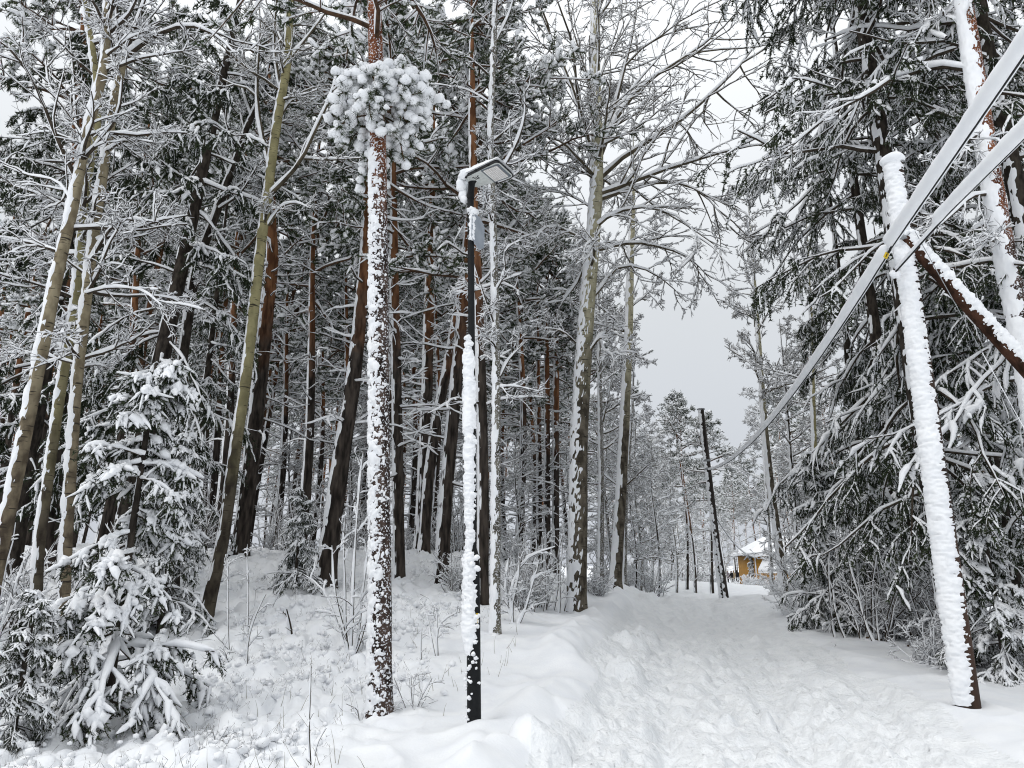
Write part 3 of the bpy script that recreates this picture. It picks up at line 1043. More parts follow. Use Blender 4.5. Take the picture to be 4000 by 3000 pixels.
ia = np.array([int(np.argmin(np.abs(P[:, 2] - q))) for q in zt])
th_ = math.atan2(WIND[1], WIND[0]) + rng.normal(0.55, 0.75, nb)
cb = P[ia] + np.stack([np.cos(th_) * r[ia], np.sin(th_) * r[ia], zt - P[ia, 2]], -1)
g = G()
blobs(g, cb, rng.uniform(0.008, 0.024, nb), 0.8, rng, 5, 6, 0.15)
obj('snow_crust', g, SNOWT, tk, kind='stuff')
i0 = int(np.argmin(np.abs(P[:, 2] - 8.4)))
put_crown(mp_root, PCROWN[1], P[i0], (0, 0.05, 1), 2.0, 0.8)
# the round clump of needles hung with snow
rng = np.random.default_rng(5)
hc = at(1480, 420, 8.3) - base
n1 = 46
az = rng.uniform(0, 2 * PI, n1)
el = np.radians(rng.normal(4, 24, n1))
D = np.stack([np.cos(az) * np.cos(el), np.sin(az) * np.cos(el), np.sin(el)], -1)
P0 = np.tile(hc, (n1, 1)) + np.stack([0 * az, 0 * az, rng.uniform(-0.15, 0.45, n1)], -1)
L1 = grow(P0, D, rng.uniform(0.5, 0.95, n1), 7, 0.10, (0, 0, -0.20), rng)
p, T = sample(L1, rng.uniform(0.3, 1, (n1, 6)))
L2 = grow(p, side_dirs(T, np.radians(rng.uniform(15, 60, n1 * 6)), rng, 0.2), rng.uniform(0.12, 0.3, n1 * 6), 4, 0.1, (0, 0, -0.08), rng)
g = G().add(*tubes(L1, taper(np.full(n1, 0.014), 7, 0.4), 5)).add(*tubes(L2, taper(np.full(len(L2), 0.006), 4, 0.6), 4))
tc_ = obj('tuft_branches', g, TWIG_P, mp_root)
g = G()
needles(g, L2, 60, 0.10, 0.004, 0.6, rng)
needles(g, L1, 80, 0.10, 0.004, 0.6, rng, 0.35)
obj('needles', g, PINE_N, tc_, False, 'stuff')
g = G()
tips = np.concatenate([L2[:, -1], L2[:, 1], L2[:, 2], L1[:, -1], L1[:, 4], L1[:, 3]])
keep = rng.random(len(tips)) < np.where(tips[:, 2] > hc[2] - 0.05, 0.95, 0.5)
tips = tips[keep] + np.array([0, 0, 0.035])
blobs(g, tips, rng.uniform(0.035, 0.085, len(tips)), 0.85, rng, 7, 9, 0.09)
obj('snow', g, SNOWT, tc_, kind='stuff')
# stub branches on the bare trunk
for k, (sx, sy, dx) in enumerate(((1480, 560, -1.5), (1440, 620, -1.6), (1500, 1180, 0.16))):
    pass

# --- other pines, each standing where its foot shows
pine('pine_tree', 'dark-trunked pine behind the leaning aspen, orange higher up', [(935, 2172), (985, 1770), (1030, 1340), (1048, 1157), (1066, 1010), (1058, 880)], 20.0, 66, 42, 7.5, 0, 0, 0.4, 21, cs=0.95, dead_z=4)
pine('pine_tree', 'leaning pine with orange upper trunk just behind the rimed pine', [(1268, 2300), (1293, 2080), (1338, 1754), (1374, 1537), (1401, 1302), (1428, 1012), (1437, 720)], 16.0, 80, 38, 7.5, 1, 1, 2.4, 22, cs=0.95, dead_z=3.5, S=20)
pine('pine_tree', 'slim straight dark pine right behind the rimed pine', [(1560, 2285), (1554, 1800), (1548, 1400), (1540, 1080)], 17.0, 46, 34, 8, 2, 0, 4.0, 23, cs=1.0, dead_z=2.5)
pine('pine_tree', 'curved pine with a snowy fork low on its trunk', [(1645, 2150), (1655, 1880), (1668, 1550), (1674, 1250), (1680, 1000)], 22.0, 56, 34, 8, 3, 1, 1.0, 24, cs=1.0, dead_z=3)
pine('pine_tree', 'bowed pine stem leaning off the forked pine', [(1655, 2150), (1672, 1880), (1705, 1640), (1745, 1450), (1775, 1280), (1800, 1130)], 21.3, 44, 32, 7, 0, None, 5.0, 25, cs=0.9)
pine('pine_tree', 'dark pine leaning toward the lamp post', [(1722, 2285), (1740, 1950), (1768, 1650), (1795, 1350), (1812, 1150)], 17.5, 58, 42, 8, 1, 0, 3.1, 26, cs=1.05, dead_z=2.5)
pine('pine_tree', 'tall orange-barked pine standing close behind lamp post', [(1885, 2368), (1888, 1900), (1880, 1500), (1868, 1150), (1850, 800), (1845, 480)], 15.0, 48, 30, 6.0, 2, 1, 0.6, 27, cs=0.85, dead_z=4)
for k, (px, py, d, Y, pt) in enumerate(((2105, 2140, 26, 32, 1600), (2135, 2150, 30, 31, 1500), (2168, 2150, 32, 31, 1480))):
    pine('pine_tree', 'pine in the tight row of three straight trunks left of the big aspen', [(px, py), (px + 2, 1900), (px - 2 + k * 3, pt)], Y, d, d * 0.75, 8, (k + 1) % 4, k % 2, k * 2.1, 30 + k, cs=1.0, dead_z=2, group='row of three straight pines')
pine('pine_tree', 'reddish pine rising among the birches by the spruce', [(180, 2240), (250, 1500), (290, 900), (300, 500)], 16.0, 60, 36, 7, 3, None, 0.2, 41, cs=1.0)

# --- leaning olive aspen
base, P, r = px_trunk([(800, 2425), (868, 2133), (922, 1736), (958, 1500), (1012, 1012), (1040, 795), (1085, 452), (1125, 235), (1130, 0)], 13.5, 50, 30, 70, ext=3.5)
LP = [limb_px(q, 13.5, dy, rd, base) for q, dy, rd in (
    ([(1045, 770), (1130, 690), (1190, 620), (1230, 500), (1290, 400), (1330, 250)], -0.8, 0.05),
    ([(1190, 620), (1300, 625), (1360, 620), (1440, 615)], -1.0, 0.03),
    ([(1052, 640), (1010, 480), (1000, 300), (1020, 150), (1010, -40)], 0.6, 0.05),
    ([(1075, 520), (1110, 420), (1200, 340), (1320, 330)], 0.9, 0.03),
    ([(1100, 360), (1070, 200), (1075, 40), (1100, -120)], -0.5, 0.04),
    ([(1120, 250), (1190, 160), (1280, 40), (1340, -60)], 0.5, 0.035),
    ([(1030, 900), (1040, 830), (1044, 800)], -0.3, 0.04),
    ([(1050, 880), (1100, 800), (1160, 790), (1215, 815)], -0.9, 0.03),
    ([(1120, 200), (1060, 60), (960, -40)], 1.0, 0.03))]
au = auto_limbs(P, r, 16, 0.55, 0.97, 1.6, 1.4, 20, 55, 51)
bare_tree('aspen_tree', 'leaning slender aspen with smooth olive bark and bare snowy crown', base, P, r, LP + [au], OLIVE_B, TWIG_A, seed=52, m=(7, 5, 3), frac=(0.42, 0.45, 0.5), snow=0.020, rmin=0.0055, tr=dict(amp=0.02, c0=0.8, n_amp=0.6, SS=16), up=0.15)

# --- big aspen beside the path
base, P, r = px_trunk([(2250, 2402), (2257, 2100), (2262, 1700), (2285, 1300), (2315, 950), (2330, 750), (2335, 560), (2325, 300), (2325, 0)], 18.0, 78, 34, 90, ext=4.0)
LP = [limb_px(q, 18.0, dy, rd * 0.72, base, end=0.18) for q, dy, rd in (
    ([(2322, 650), (2300, 540), (2260, 420), (2225, 300), (2150, 150), (2090, 0), (2050, -150)], -0.8, 0.10),
    ([(2330, 620), (2350, 560), (2390, 480), (2430, 300), (2480, 120), (2500, -100)], 0.7, 0.09),
    ([(2322, 690), (2250, 620), (2160, 560), (2110, 500), (2000, 430), (1950, 440)], 0.4, 0.09),
    ([(2340, 700), (2420, 610), (2540, 550), (2650, 490), (2760, 380), (2900, 260), (3000, 100)], 1.4, 0.10),
    ([(2335, 640), (2420, 420), (2530, 310), (2680, 220), (2800, 150), (2900, 20)], -1.0, 0.09),
    ([(2335, 760), (2450, 720), (2600, 660), (2740, 620), (2900, 570), (3020, 560)], -1.6, 0.09),
    ([(2340, 780), (2480, 730), (2620, 700), (2700, 720), (2790, 790), (2860, 900)], -0.3, 0.08),
    ([(2325, 980), (2400, 960), (2480, 940), (2560, 960), (2700, 1000), (2780, 1100)], 1.2, 0.07),
    ([(2315, 900), (2380, 830), (2520, 800), (2680, 850), (2760, 980)], -1.8, 0.06),
    ([(2318, 960), (2220, 900), (2130, 880), (2080, 960)], -1.0, 0.055),
    ([(2325, 820), (2230, 760), (2120, 740), (2040, 800)], 1.2, 0.055),
    ([(2300, 1180), (2370, 1110), (2390, 1040), (2480, 1030), (2600, 1090), (2680, 1180)], 0.8, 0.06),
    ([(2275, 1420), (2330, 1330), (2380, 1290), (2400, 1270)], -0.6, 0.07),
    ([(2350, 1330), (2370, 1390), (2440, 1370), (2490, 1380)], -0.9, 0.03),
    ([(2250, 1340), (2200, 1290), (2120, 1280), (2060, 1275)], -0.5, 0.03),
    ([(2330, 480), (2340, 300), (2420, 100), (2440, -80)], 1.0, 0.06),
    ([(2330, 420), (2270, 220), (2220, 60), (2210, -100)], -1.2, 0.05),
    ([(2410, 440), (2480, 330), (2600, 200), (2660, 40)], 0.2, 0.04))]
au = auto_limbs(P, r, 9, 0.42, 0.6, 2.6, 2.6, 5, 20, 53, trop=-0.05)
au2 = auto_limbs(P, r, 12, 0.62, 0.97, 2.6, 1.8, 35, 60, 54)
bare_tree('aspen_tree', 'big aspen by the path with dark rough base, pale upper trunk and wide bare crown', base, P, r, LP + [au, au2], ASPEN_B, TWIG_A, S=26, seed=55, m=(10, 7, 3), frac=(0.55, 0.46, 0.46),
          rmin=0.0075, snow=0.036, zfade=([5, 9, 13, 17], [1.1, 1.0, 0.6, 0.35]), droop=(-0.02, -0.06, -0.08), wander=(0.1, 0.13, 0.14), tr=dict(amp=0.026, c0=0.78, n_amp=1.3, SS=34, K=260, hi=1.6, fs=9, ft=11))

# --- birches at the left edge
for nm, lab, poly, Y, d0, d1, ext, sd, bark, limbs in (
    ('birch_tree', 'snow-plastered birch with rough bark leaning in over the young spruce', [(-150, 2760), (-40, 2350), (72, 1826), (163, 1374), (235, 1012), (289, 795), (334, 542), (407, 271), (425, 0)], 9.5, 58, 30, 2.5, 61, BIRCH_B,
     (([(300, 700), (230, 560), (140, 330), (60, 200), (-40, 130)], -0.8, 0.035), ([(330, 540), (270, 450), (190, 340), (180, 230)], 0.4, 0.03), ([(289, 795), (230, 700), (120, 690), (0, 640)], 0.8, 0.025),
      ([(310, 640), (420, 520), (470, 440), (480, 300)], -0.6, 0.03), ([(425, 60), (480, -40), (560, -200)], 0.3, 0.03))),
    ('aspen_tree', 'thin olive aspen between the two birches', [(120, 2700), (150, 2150), (235, 1540), (300, 1150), (330, 760), (385, 480), (370, 250), (330, 0)], 10.5, 42, 20, 2.0, 62, OLIVE_B,
     (([(340, 700), (300, 500), (290, 300), (270, 100)], 0.5, 0.03), ([(330, 800), (420, 700), (520, 640)], -0.5, 0.02))),
    ('birch_tree', 'grey birch with a long arching right limb above the young spruce', [(230, 2700), (262, 2080), (300, 1500), (365, 940), (430, 490), (482, 230)], 10.0, 44, 30, 0.0, 63, BIRCH_B,
     (([(482, 232), (560, 170), (640, 110), (760, 90), (880, 160), (960, 260)], -0.7, 0.04), ([(482, 235), (455, 150), (460, 40), (440, -120)], 0.4, 0.04), ([(482, 232), (520, 130), (560, 20), (600, -100)], 0.8, 0.035),
      ([(400, 600), (500, 540), (620, 560)], -0.5, 0.02), ([(340, 1050), (420, 900), (480, 850), (620, 870)], -0.9, 0.025), ([(330, 1150), (420, 1120), (560, 1130), (640, 1200)], -1.2, 0.02))),
):
    base, P, r = px_trunk(poly, Y, d0, d1, 60, ext=ext)
    LP = [limb_px(q, Y, dy, rd, base) for q, dy, rd in limbs]
    LP.append(auto_limbs(P, r, 15, 0.35, 0.97, 1.5, 1.3, 12, 45, sd))
    bare_tree(nm, lab, base, P, r, LP, bark, TWIG, seed=sd, m=(7, 4, 3), frac=(0.45, 0.5, 0.5), rmin=0.0045, snow=0.021, tr=dict(amp=0.03, c0=0.5, n_amp=1.0, SS=18, K=190, hi=0.8), droop=(-0.01, -0.03, -0.04))
# dark winding tree behind, bare
base, P, r = px_trunk([(690, 2250), (700, 1500), (760, 1060), (800, 950), (835, 860), (890, 700), (930, 610), (945, 540), (990, 440)], 14.5, 40, 22, 60)
LP = [limb_px(q, 14.5, dy, rd, base) for q, dy, rd in (
    ([(930, 610), (880, 480), (870, 380), (900, 300)], 0.5, 0.035), ([(945, 560), (1000, 560), (1080, 500), (1160, 470)], -0.6, 0.03), ([(985, 450), (940, 330), (960, 200), (900, 80)], 0.6, 0.04),
    ([(985, 445), (1040, 330), (1060, 200)], -0.4, 0.03), ([(850, 820), (940, 760), (1010, 640)], -0.9, 0.03), ([(900, 690), (860, 600), (790, 560)], 0.4, 0.025))]
LP.append(auto_limbs(P, r, 12, 0.6, 0.98, 1.4, 1.3, 10, 50, 65))
bare_tree('rowan_tree', 'dark winding bare tree rising behind the drooping spruce', base, P, r, LP, SPRUCE_B, TWIG, seed=66, m=(7, 5, 3), snow=0.022, wander=(0.2, 0.2, 0.2), tr=dict(amp=0.02, c0=0.5))

# --- slim snowy tree right of the lamp
base, P, r = px_trunk([(1935, 2470), (1938, 2000), (1940, 1500), (1932, 1000), (1915, 550), (1935, 50)], 12.0, 40, 18, 60, ext=2.0)
LP = [limb_px(q, 12.0, dy, rd, base) for q, dy, rd in (
    ([(1925, 720), (1980, 640), (2030, 540), (2060, 430), (2045, 330)], -0.6, 0.03), ([(1915, 560), (1990, 500), (2060, 440)], 0.5, 0.025), ([(1905, 290), (1830, 220), (1740, 190), (1620, 180)], -0.8, 0.022),
    ([(1912, 400), (1830, 350), (1720, 330), (1660, 330)], 0.6, 0.02), ([(1930, 1150), (1980, 1060), (1965, 980), (2010, 950)], -0.4, 0.02), ([(1935, 1280), (1890, 1150), (1850, 1020)], -0.5, 0.018),
    ([(1940, 1500), (1990, 1400), (2060, 1330)], 0.4, 0.02), ([(1920, 200), (1990, 60), (2020, -60)], 0.4, 0.02))]
LP.append(auto_limbs(P, r, 14, 0.3, 0.95, 0.9, 0.9, 10, 50, 67))
bare_tree('birch_tree', 'slim young birch crusted with snow between lamp post and big aspen', base, P, r, LP, GREY_B, TWIG, seed=68, m=(6, 4, 3), snow=0.022, tr=dict(amp=0.022, c0=0.5, n_amp=1.3, SS=22, K=260, hi=1.6), rmin=0.005, wander=(0.2, 0.2, 0.2))

# --- slender trees along the path
for nm, lab, poly, Y, d0, d1, sd, bark, cl_, low in (
    ('birch_tree', 'thin birch between the big aspen and the snow-striped aspen', [(2345, 2285), (2350, 1900), (2345, 1620), (2340, 1300)], 27, 26, 16, 71, GREY_B, 9, 0.6),
    ('aspen_tree', 'aspen with one side striped white, at the path edge past the big aspen', [(2402, 2318), (2425, 1950), (2442, 1600), (2456, 1300), (2462, 1050), (2470, 850)], 24, 48, 24, 72, ASPEN_B, 9, 0.6),
    ('birch_tree', 'slender grey stem behind the white-striped aspen', [(2440, 2290), (2445, 1950), (2470, 1600)], 29, 18, 10, 73, GREY_B, 8, 0.5),
    ('aspen_tree', 'dark bare aspen with airy twigs right of the path, beyond the tall pole', [(3065, 2335), (3045, 2150), (3010, 1900), (2990, 1700), (2968, 1400), (2950, 1150)], 26, 36, 16, 74, ASPEN_B, 9, 0.55),
    ('birch_tree', 'thin dark sapling beside the airy aspen', [(3125, 2330), (3105, 2000), (3085, 1750), (3070, 1550)], 25, 15, 10, 75, SPRUCE_B, 6, 0.5),
    ('aspen_tree', 'slender aspen with pale olive bark in front of the tall spruce', [(3198, 2345), (3185, 1900), (3172, 1450), (3168, 1250)], 23, 24, 15, 76, OLIVE_B, 7, 0.4),
    ('birch_tree', 'thin snow-sided stem between the far house and the spruce', [(3015, 2300), (3000, 2000), (2985, 1800)], 33, 15, 9, 77, GREY_B, 7, 0.5),
):
    thin_tree(nm, lab, poly, Y, d0, d1, sd, bark, cl_, low, tr=dict(amp=0.03, c0=0.6, n_amp=0.5, SS=12))

# --- spruces
SPR_A = spruce_meshes(201, 22, 78, 3.5, mb=7, m2=6, snow=1.35, hang=0.75, per=29, z0=2.6, prof=([0, 0.12, 0.55, 0.85, 1], [0.75, 0.95, 1, 0.55, 0.1]), cover=0.85, sgap=0.3)
SPR_B = spruce_meshes(202, 15, 56, 2.4, mb=6, m2=5, snow=0.9, hang=0.6, per=34, z0=1.8, prof=([0, 0.15, 0.5, 0.8, 1], [0.7, 1, 0.9, 0.55, 0.08]))
SPR_Y = spruce_meshes(203, 3.9, 68, 1.40, mb=6, m2=4, bias=1.35, snow=1.3, hang=0.30, per=16, z0=0.25, m3=2, nw=0.0075, droop2=-0.16, sgap=0.1, prof=([0, 0.1, 0.5, 0.8, 0.93, 1], [1, 1, 0.62, 0.34, 0.22, 0.16]), el0=-10, nl=0.05, cover=0.8, droop1=(-0.03, -0.12, 0.0), s1=0.034)
p = at(3715, 2330, 12.5)
spruce('spruce_tree', 'tall spruce with long drooping snowy branches behind the braced pole', (p[0], p[1], gz(p[0], p[1])), 24, 0.26, SPR_A, 0.4, (0, 0), 81, 1.08)
p = at(4300, 2330, 11.5)
spruce('spruce_tree', 'dark spruce at the outer side of the slanting brace', (p[0], p[1], gz(p[0], p[1])), 22, 0.24, SPR_A, 2.7, (0, 0), 82, 1.0)
p = at(3420, 2330, 19)
spruce('spruce_tree', 'slimmer snowy spruce behind the tall drooping one', (p[0], p[1], gz(p[0], p[1])), 15, 0.17, SPR_B, 1.2, (0.2, 0), 83, 0.95)
p = at(430, 2270, 14)
spruce('spruce_tree', 'dark drooping spruce with thick leaning trunk behind the birches', (p[0], p[1], gz(p[0], p[1])), 17, 0.23, SPR_B, 0.2, (1.4, 0), 84, 1.15)
p = at(30, 2260, 15)
spruce('spruce_tree', 'shaded spruce deeper in the wood past the leaning birch', (p[0], p[1], gz(p[0], p[1])), 16, 0.2, SPR_B, 3.3, (0, 0), 85, 1.1)
p = at(720, 2240, 19)
spruce('spruce_tree', 'narrow spruce behind the olive aspen, lightly snowed', (p[0], p[1], gz(p[0], p[1])), 12, 0.14, SPR_B, 4.4, (0, 0), 86, 0.78)
for px_, Y_0, sc_0, yw, ms, lab in ((3560, 16.5, 0.95, 1.9, SPR_A, 'spruce filling the gap left behind the braced pole'), (3960, 15.5, 1.0, 3.6, SPR_A, 'spruce deep behind the stout red pine'), (4330, 17, 1.05, 5.1, SPR_A, 'spruce at the dark end of the thicket'), (3800, 22, 1.0, 0.9, SPR_B, 'back-row spruce behind the drooping one'), (3620, 26, 1.1, 2.2, SPR_B, 'distant spruce seen through the thicket')):
    p = at(px_, 2300, Y_0)
    spruce('spruce_tree', lab, (p[0], p[1], gz(p[0], p[1])), 21 if ms is SPR_A else 15, 0.2, ms, yw, (0, 0), int(px_), sc_0)
b = foot('young_spruce')
spruce('spruce_tree', 'young spruce loaded with heavy snow in the foreground', b, 4.15, 0.055, SPR_Y, 0.6, (0.05, 0), 87, 1.0, amp=0.02)
b = foot('small_spruce')
spruce('spruce_tree', 'small snowy spruce beside the leaning orange pine', b, 2.1, 0.035, SPR_Y, 2.6, (0, 0), 88, 0.55, amp=0.01)
p = at(40, 2930, 6.9)
spruce('spruce_tree', 'tiny spruce buried in snow in front of the snow-loaded young spruce', (p[0], p[1], gz(p[0], p[1]) - 0.1), 1.3, 0.025, SPR_Y, 1.1, (0, 0), 94, 0.38, amp=0.01)
p = at(640, 2330, 12.2)
spruce('spruce_tree', 'dark young spruce half hidden behind the snow-loaded one', (p[0], p[1], gz(p[0], p[1])), 3.4, 0.05, SPR_Y, 4.1, (0, 0), 89, 0.85, amp=0.01)
p = at(3260, 2400, 17)
spruce('spruce_tree', 'little spruce smothered in snow at the path edge', (p[0], p[1], gz(p[0], p[1])), 4.2, 0.05, SPR_Y, 1.5, (0, 0), 90, 1.05, amp=0.01)
p = at(3900, 2420, 10.8)
spruce('spruce_tree', 'low spruce with white caps at the foot of the brace', (p[0], p[1], gz(p[0], p[1])), 2.9, 0.05, SPR_Y, 5.2, (0, 0), 91, 0.75, amp=0.01)

# --- pine at the right edge with long bare snow-lined boughs of a neighbour
base, P, r = px_trunk([(4160, 2500), (4090, 1900), (3990, 1300), (3905, 900), (3840, 500), (3785, 150), (3755, -60)], 9.8, 92, 60, 120, ext=5)
root = empty('pine_tree', base, 'stout pine with red bark and snow on one side, beyond the brace', 'pine tree')
add_trunk(root, P, r, PINE_S, 30, 92, amp=0.028, c0=0.52, n_amp=0.9, SS=40, K=420, hi=0.8, fs=11, ft=6)
put_crown(root, PCROWN[3], P[int(len(P) * 0.72)], (-0.1, 0, 1), 1.0, 0.9)
LP = [limb_px(q, 9.8, dy, rd, base) for q, dy, rd in (
    ([(3790, 270), (3700, 240), (3640, 250), (3560, 290), (3480, 310), (3380, 350), (3250, 370), (3100, 380), (2990, 440)], 3.2, 0.06),
    ([(3760, 80), (3680, 80), (3600, 110), (3540, 125), (3450, 95), (3330, 110), (3220, 160)], 3.6, 0.05),
    ([(3480, 310), (3400, 370), (3280, 420), (3150, 520), (3040, 620)], 1.5, 0.03),
    ([(3830, 520), (3760, 560), (3700, 630), (3640, 700)], -0.6, 0.03), ([(3880, 760), (3800, 760), (3720, 840), (3650, 900)], -0.4, 0.03),
    ([(3920, 960), (3860, 930), (3800, 960)], -0.5, 0.025), ([(3700, 150), (3640, 130), (3560, 40)], 1.0, 0.03))]
b_, s_ = bare_crown(np.stack([l[0] for l in LP]), np.stack([l[1] for l in LP]), m=(8, 5, 3), frac=(0.4, 0.42, 0.45), snow=0.026, seed=93)
c = obj('bare_boughs', b_, TWIG, root)
obj('snow', s_, SNOWT, c)

# --- background prototypes, copied through the wood
def bg_pine(i, H, dz, yaw=0.0):
    root = empty('pine_tree', (0, 0, 0), 'straight pine among the many deep in the wood', 'pine tree', 'background pines')
    z = np.linspace(-0.4, H, 26)
    bend = 0.25 * np.sin(z * 0.3 + i)
    P = np.stack([bend, 0.2 * np.cos(z * 0.25 + 2 * i), z], -1)
    r = np.interp(z, [-0.4, 0.3, H - 8, H], [0.22, 0.165, 0.11, 0.02])
    add_trunk(root, P, r, PINE_B, 9, 300 + i, amp=0.03, c0=0.72, SS=8, K=int(H * 5))
    zc = H - 8.0
    j = int(np.argmin(np.abs(z - zc)))
    put_crown(root, PCROWN[i % 4], P[j], (0, 0, 1), i * 1.7, (1.0, 1.1, 0.92)[i % 3])
    b, s = PDEAD[i % 2]
    d = obj('dead_branches', b, parent=root, kind='stuff')
    d.location = P[int(np.argmin(np.abs(z - dz)))]
    d.rotation_euler = (0, 0, i * 2.3)
    obj('snow', s, parent=d, kind='stuff')
    return root


BGP = [bg_pine(i, h, dz) for i, (h, dz) in enumerate(((15.5, 1.6), (17, 2.5), (13.5, 1.2), (18, 3), (16, 2), (14.5, 1.5), (17.5, 2.2), (15, 3)))]


def bg_bare(i, H, r0, bark):
    z = np.linspace(-0.3, H, 22)
    P = np.stack([0.1 * np.sin(z), 0.1 * np.cos(z), z], -1)
    root = empty('bare_tree', (0, 0, 0), '', 'bare tree')
    add_trunk(root, P, np.linspace(r0, 0.012, 22), bark, 8, 400 + i, amp=0.03, c0=0.6, SS=8, K=int(H * 5))
    c = obj('crown', BCROWN[0], parent=root)
    s = (H - 0.9) / 7.0
    c.matrix_local = Matrix.Translation((0, 0, 0.9)) @ Matrix.Rotation(i * 2.0, 4, 'Z') @ Matrix.Diagonal((s * 1.15, s * 1.15, s, 1))
    obj('snow', BCROWN[1], parent=c, kind='stuff')
    return root


BGB = [bg_bare(i, (9, 6.5)[i % 2], (0.09, 0.06)[i % 2], (GREY_B, SPRUCE_B)[i % 2]) for i in range(6)]


def bush_proto(i, H, n, spread, label, group, name='snowy_bush', th=0.026, m=(6, 4)):
    rng = np.random.default_rng(500 + i)
    az = rng.uniform(0, 2 * PI, n)
    el = np.radians(rng.uniform(90 - spread, 88, n))
    D = np.stack([np.cos(az) * np.cos(el), np.sin(az) * np.cos(el), np.sin(el)], -1)
    P0 = np.stack([rng.normal(0, 0.12 * H, n), rng.normal(0, 0.12 * H, n), np.full(n, -0.1)], -1)
    Q = grow(P0, D, H * rng.uniform(0.5, 1.1, n), 7, 0.12, (0, 0, -0.03), rng)
    b, s = bare_crown(Q, taper(np.full(n, 0.004 + 0.005 * H), 7, 0.4), m=m, frac=(0.4, 0.45), snow=th, seed=510 + i, gap=0.08)
    root = empty(name, (0, 0, 0), label, 'bush', group)
    st = obj('stems', b, TWIG, root, kind='stuff')
    obj('snow', s, SNOWT, st, kind='stuff')
    return root


BUSH = [bush_proto(0, 1.7, 22, 45, 'bare bush bowed under snow in the undergrowth', 'undergrowth bushes'), bush_proto(1, 2.6, 18, 30, 'bare bush bowed under snow in the undergrowth', 'undergrowth bushes'),
        bush_proto(2, 1.1, 26, 60, 'bare bush bowed under snow in the undergrowth', 'undergrowth bushes')]

_used = set()


def place(proto, x, y, yaw, sc, label=None, group=None):
    o = proto if id(proto) not in _used else copy_tree(proto)
    _used.add(id(proto))
    o.location = (x, y, gz(x, y))
    o.rotation_euler = (0, 0, yaw)
    o.scale = (sc, sc, sc)
    if label:
        o['label'] = label
    if group:
        o['group'] = group
    return o


def hx(px, Y):
    return float((px - 2000.0) / F * (Y * math.cos(PITCH)))


rng = np.random.default_rng(77)
busy = [foot(k)[:2] for k in FEET]
n_ = 0
for Y0, Y1, cnt, pxa, pxb in ((23, 32, 22, -250, 2060), (32, 44, 26, -200, 2330), (44, 62, 26, -100, 2450), (62, 95, 24, 0, 2640)):
    for k in range(cnt):
        for _ in range(20):
            Y = rng.uniform(Y0, Y1)
            x = hx(pxa + (pxb - pxa) * (k + rng.uniform(0.05, 0.95)) / cnt, Y)
            if min(np.hypot(x - q[0], Y - q[1]) for q in busy) > 1.6 and x < path_c(Y) - 3.2:
                break
        busy.append(np.array([x, Y]))
        ppx = 2000 + x / (Y * math.cos(PITCH)) * F
        where = ('in the dense wood behind the birches and young spruce', 'in the wood between the leaning aspen and the rimed pine', 'in the wood behind the lamp post', 'in the wood near the far bend of the path')[int(np.digitize(ppx, [850, 1480, 2150]))]
        place(BGP[int(rng.integers(8))], x, Y, rng.uniform(-0.3, 0.3), rng.uniform(0.85, 1.12), 'straight pine ' + where, 'background pines ' + where)
for px, Y, sc in ((2683, 52, 0.8), (2702, 50, 0.72), (2788, 46, 0.8), (2880, 110, 1.0), (2960, 125, 1.1), (2750, 95, 0.9), (3070, 80, 1.0), (3110, 60, 0.9), (3160, 70, 1.0), (2870, 130, 1.2), (3300, 45, 0.95), (3500, 38, 0.9), (3420, 60, 1.0), (3250, 90, 1.1), (3650, 50, 1.0), (3900, 45, 1), (4150, 40, 1), *[(2380 + 55 * k, 120 + 11 * (k * 7 % 6), 1.0 + 0.05 * (k % 4)) for k in range(20)]):
    place(BGP[int(rng.integers(8))], hx(px, Y), Y, rng.uniform(-0.3, 0.3), sc, 'pine in the thin stand where the path bends toward the house', 'far pines round the bend')
for px, Y, i, sc in ((2380, 38, 0, 1.0), (2440, 44, 0, 1.05), (2500, 40, 0, 1.2), (2545, 46, 0, 1.25), (2480, 36, 1, 1.0), (2620, 58, 0, 1.1), (2640, 50, 0, 1.2), (2570, 38, 1, 1.2), (2660, 75, 0, 1.3), (2720, 66, 1, 1.3), (2770, 80, 0, 1.2), (2590, 85, 0, 1.4), (2830, 95, 0, 1.2), (2900, 125, 0, 1.6), (2680, 110, 0, 1.5), (2520, 55, 0, 1.3), (3090, 34, 1, 1.1), (3150, 30, 1, 1.0), (3240, 30, 0, 0.9),
                     (3330, 28, 1, 1.0), (3120, 48, 0, 1.0), (3400, 34, 0, 0.9), (3480, 28, 1, 1.0), (3620, 24, 1, 1.0), (1100, 30, 1, 1.0), (1350, 28, 1, 1.0), (600, 27, 1, 1.0), (1900, 30, 1, 1.0), (2020, 28, 1, 0.9), (1760, 34, 0, 0.9), (2230, 33, 1, 1.1), (3075, 100, 1, 1.4), (3090, 60, 1, 1.2)):
    where = 'among the pines left of the path' if px < 2300 else ('past the far bend of the path' if px < 3070 else 'in the thicket behind the tall spruce')
    place(BGB[i + 2 * int(rng.integers(3))], hx(px, Y), Y, rng.uniform(-0.3, 0.3), sc, 'snow-laced bare tree ' + where, 'bare trees ' + where)
